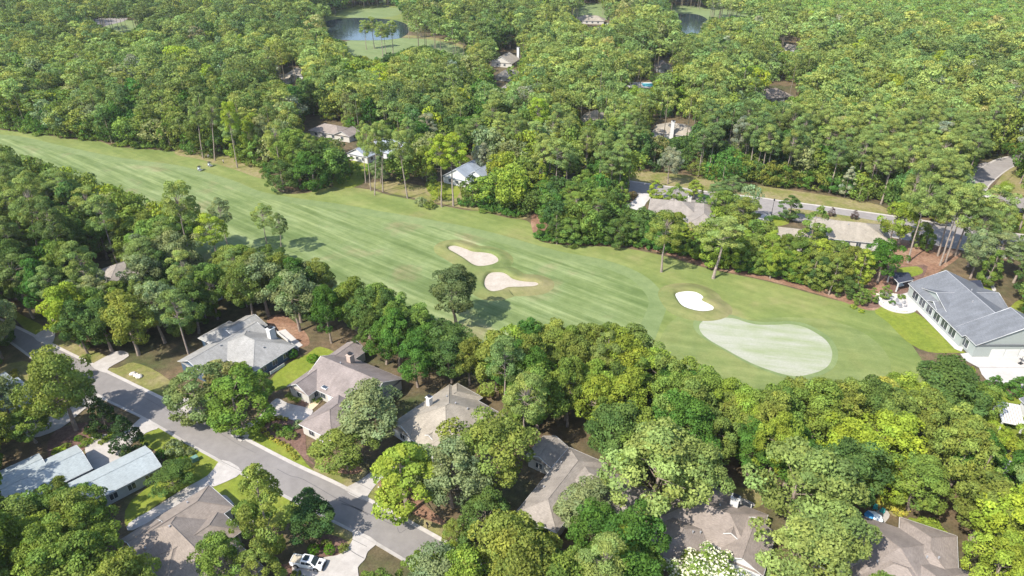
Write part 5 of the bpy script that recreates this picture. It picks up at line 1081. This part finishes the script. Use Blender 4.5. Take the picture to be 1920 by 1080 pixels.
# parasol patio
def chair(px, py, rz, label, mt, group):
    simple('garden_chair', px, py, label, 'chair', [('seat', lambda m: m.box((0, 0, .38), (.6, .6, .07)), mt), ('backrest', lambda m: [m.box((-.3, -.24+.12*k, .75), (.05, .1, .75)) for k in range(5)], mt),
        ('armrest', lambda m: m.box((0, .34, .6), (.65, .12, .04)), mt), ('armrest', lambda m: m.box((0, -.34, .6), (.65, .12, .04)), mt)]+[('leg', (lambda a, b: lambda m: m.box((a, b, .3), (.07, .07, .6)))(a, b), mt) for a in (-.28, .28) for b in (-.34, .34)], rz, group)
chair(1640, 955, 4.2, 'teal garden chair on the parasol patio, the left of two', M['teal'], 'teal garden chairs'); chair(1653, 962, 3.9, 'teal garden chair on the parasol patio, the right of two', M['teal'], 'teal garden chairs')
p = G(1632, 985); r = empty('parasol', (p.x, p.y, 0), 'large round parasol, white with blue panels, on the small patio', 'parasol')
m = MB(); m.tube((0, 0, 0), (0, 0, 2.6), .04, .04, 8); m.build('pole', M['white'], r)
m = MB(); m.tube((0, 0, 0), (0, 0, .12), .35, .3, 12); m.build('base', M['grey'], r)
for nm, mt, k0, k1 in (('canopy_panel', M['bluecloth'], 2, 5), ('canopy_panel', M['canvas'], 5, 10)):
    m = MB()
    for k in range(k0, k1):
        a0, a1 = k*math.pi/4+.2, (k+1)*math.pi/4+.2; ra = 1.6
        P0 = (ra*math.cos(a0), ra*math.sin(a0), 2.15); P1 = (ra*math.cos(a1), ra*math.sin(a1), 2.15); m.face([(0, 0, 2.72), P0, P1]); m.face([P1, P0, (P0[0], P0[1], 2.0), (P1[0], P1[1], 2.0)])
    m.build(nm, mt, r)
simple('patio_table', 1632, 985, 'round white table under the parasol', 'table', [('table_top', lambda m: m.tube((0, 0, .7), (0, 0, .74), .6, .6, 16), M['white']), ('leg', lambda m: m.tube((.2, 0, 0), (.2, 0, .7), .05, .05, 6), M['white']), ('leg', lambda m: m.tube((-.2, 0, 0), (-.2, 0, .7), .05, .05, 6), M['white'])])
# stone patio of the white house
c = G(1681, 570); r = empty('stone_patio', (c.x, c.y, 0), 'round pale stone patio with a low curved wall on the lawn', 'patio')
m = MB(); m.tube((0, 0, .02), (0, 0, .22), 5.2, 5.2, 40); m.build('paving', M['concrete_white'], r)
m = MB()
for k in range(26):
    a = math.radians(60+k*8.5); m.box((4.6*math.cos(a), 4.6*math.sin(a), .48), (.45, .62, .55), 0, a)
m.build('seat_wall', M['stone'], r)
simple('fire_table', 1684, 573, 'round fire table in the middle of the stone patio', 'fire table', [('table_top', lambda m: m.lathe((0, 0, .2), [(.5, 0), (.55, .5), (.75, .52), (.75, .6), (.3, .6), (.25, .52), (0, .5)], 18), M['grey'])], z=.0)
for k in range(6):
    a = k*math.pi/3+.3; q = G(1684, 573); u, v = PROJ(q.x+1.7*math.cos(a), q.y+1.7*math.sin(a), .2)
    chair(u, v, a+math.pi, ['grey patio chair, right of the fire table', 'grey patio chair, upper right of the fire table', 'grey patio chair, upper left of the fire table', 'grey patio chair, left of the fire table', 'grey patio chair, lower left of the fire table', 'grey patio chair, lower right of the fire table'][k], M['grey'], 'chairs round the fire table')
for i, (px, py, s) in enumerate([(1646, 556, .9), (1652, 552, .7), (1649, 562, .8), (1650, 568, .9), (1658, 550, .6)]):
    p = G(px, py); rg = np.random.default_rng(i+20); bm = bmesh.new(); bmesh.ops.create_icosphere(bm, subdivisions=2, radius=s)
    for v in bm.verts: v.co *= 1+rg.uniform(-.16, .16); v.co.z *= .7
    me = D.meshes.new('boulder'); bm.to_mesh(me); bm.free(); o = link('boulder', me, M['stone']); o.location = (p.x, p.y, s*.35); tag(o, ['large pale boulder upper left of the stone patio', 'small boulder behind the large one at the stone patio', 'middle boulder at the left rim of the stone patio', 'lowest boulder at the left rim of the stone patio', 'smallest boulder above the stone patio'][i], 'boulder', 'boulders at the stone patio')
sheet('patio_path', [(1688, 553), (1705, 548), (1722, 558), (1808, 650), (1802, 660), (1790, 655), (1712, 575), (1694, 574)], .14, M['concrete_white'], 0)
simple('outdoor_sofa', 1688, 536, 'white sofa under the open porch roof', 'sofa', [('seat', lambda m: m.box((0, 0, .25), (1.9, .8, .4)), M['canvas']), ('backrest', lambda m: m.box((0, .35, .6), (1.9, .18, .5)), M['canvas'])], .3)
simple('basketball_hoop', 1912, 683, 'portable basketball hoop standing on the wide white driveway', 'basketball hoop', [('pole', lambda m: m.tube((0, 0, 0), (0, 0, 3), .07, .06, 8), M['black']), ('base', lambda m: m.box((.2, 0, .15), (1.1, .8, .3)), M['black']), ('board', lambda m: m.box((-.5, 0, 3.2), (.06, 1.5, .95)), M['lens']), ('rim', lambda m: m.lathe((-.85, 0, 2.95), [(.24, 0), (.26, .03)], 14), M['red']), ('arm', lambda m: m.tube((0, 0, 2.9), (-.5, 0, 3.1), .05, .05, 6), M['black'])], .4)
# fences and walls
def fence(pts, h, label, mt, name='fence', gap=1.6):
    P = [G(*p) for p in pts]; o = P[0]; r = empty(name, (o.x, o.y, 0), label, 'fence' if name == 'fence' else 'wall')
    for a, b in zip(P, P[1:]):
        L = (b-a).length; rz = math.atan2(b.y-a.y, b.x-a.x); c = (a+b)/2-o; m = MB(); m.box((c.x, c.y, h*.5), (L, .08, h*.82), 0, rz); m.build('panel', mt, r)
        for k in range(max(1, int(L/2.4))+1):
            q = a.lerp(b, min(1, k*2.4/L))-o; m = MB(); m.box((q.x, q.y, h*.52), (.14, .14, h*1.04), 0, rz); m.build('post', mt, r)
fence([(508, 703), (534, 686)], 1.0, 'short white fence beside the blue walled house', M['white']); fence([(520, 626), (560, 658)], 1.0, 'long white deck wall behind the light grey roof', M['white'])
fence([(1380, 942), (1408, 955)], 1.4, 'white garden wall behind the taupe roof with the red door house', M['white'])
simple('pool', 1212, 160, 'small turquoise swimming pool with pale surround between the pines', 'pool', [('surround', lambda m: m.box((-5, 0, .12), (26, 14, .24)), M['concrete_white']), ('pool_water', lambda m: m.box((2, 0, .2), (9, 8, .14), 0, 0, .98), M['pool'])])
foot([tuple(G(a, b)[:2]) for a, b in ((1185, 168), (1240, 168), (1240, 150), (1185, 150))])

# ------------------------------------------------------------------ thin summer haze over the whole place
mb = MB(); mb.box((0, 1300, 60), (5400, 3600, 122))
hz = mb.build('haze', []); tag(hz, 'thin pale summer haze over the whole place', 'haze', None, 'stuff')
m = D.materials.new('haze'); m.use_nodes = True; nt = m.node_tree; nt.nodes.clear()
ov = nt.nodes.new('ShaderNodeOutputMaterial'); pv = nt.nodes.new('ShaderNodeVolumePrincipled')
pv.inputs['Color'].default_value = (.92, .95, 1, 1); pv.inputs['Density'].default_value = .00006; pv.inputs['Anisotropy'].default_value = .2
nt.links.new(pv.outputs[0], ov.inputs['Volume']); hz.data.materials.append(m)

def crack(name, pts, wd, mat, z=.105):
    P = smooth([tuple(G(*p)[:2]) for p in pts], 3, False); mb = MB()
    for a, b in zip(P, P[1:]):
        t = (Vector(b)-Vector(a)).normalized(); n_ = Vector((-t.y, t.x))*wd/2
        mb.face([(a[0]-n_.x, a[1]-n_.y, z), (b[0]-n_.x, b[1]-n_.y, z), (b[0]+n_.x, b[1]+n_.y, z), (a[0]+n_.x, a[1]+n_.y, z)])
    tag(mb.build(name, mat), kind='structure')
M['tar'] = plain('tar_seam', (.10, .095, .095), .8)
crack('road_seam', [(520, 880), (545, 893), (570, 900), (640, 940), (700, 968), (738, 985)], .13, M['tar']); crack('road_seam', [(640, 945), (665, 952), (690, 966)], .3, M['tar'])
crack('road_seam', [(745, 990), (750, 1000), (762, 992)], .09, M['tar']); crack('road_seam', [(250, 735), (300, 762), (345, 790)], .10, M['tar']); crack('road_seam', [(395, 800), (440, 830), (480, 850)], .08, M['tar'])
crack('driveway_joint', [(650, 1028), (668, 1040), (683, 1048)], .12, M['tar'], .165); crack('driveway_joint', [(660, 1012), (688, 1026)], .08, M['tar'], .165)
for a, b in (((414, 865), (452, 884)), ((388, 893), (402, 910)), ((430, 812), (456, 827)), ((495, 772), (517, 786)), ((648, 921), (686, 940)), ((668, 905), (700, 921)), ((1800, 690), (1920, 690))): crack('driveway_joint', [a, ((a[0]+b[0])/2, (a[1]+b[1])/2), b], .07, M['tar'], .165)
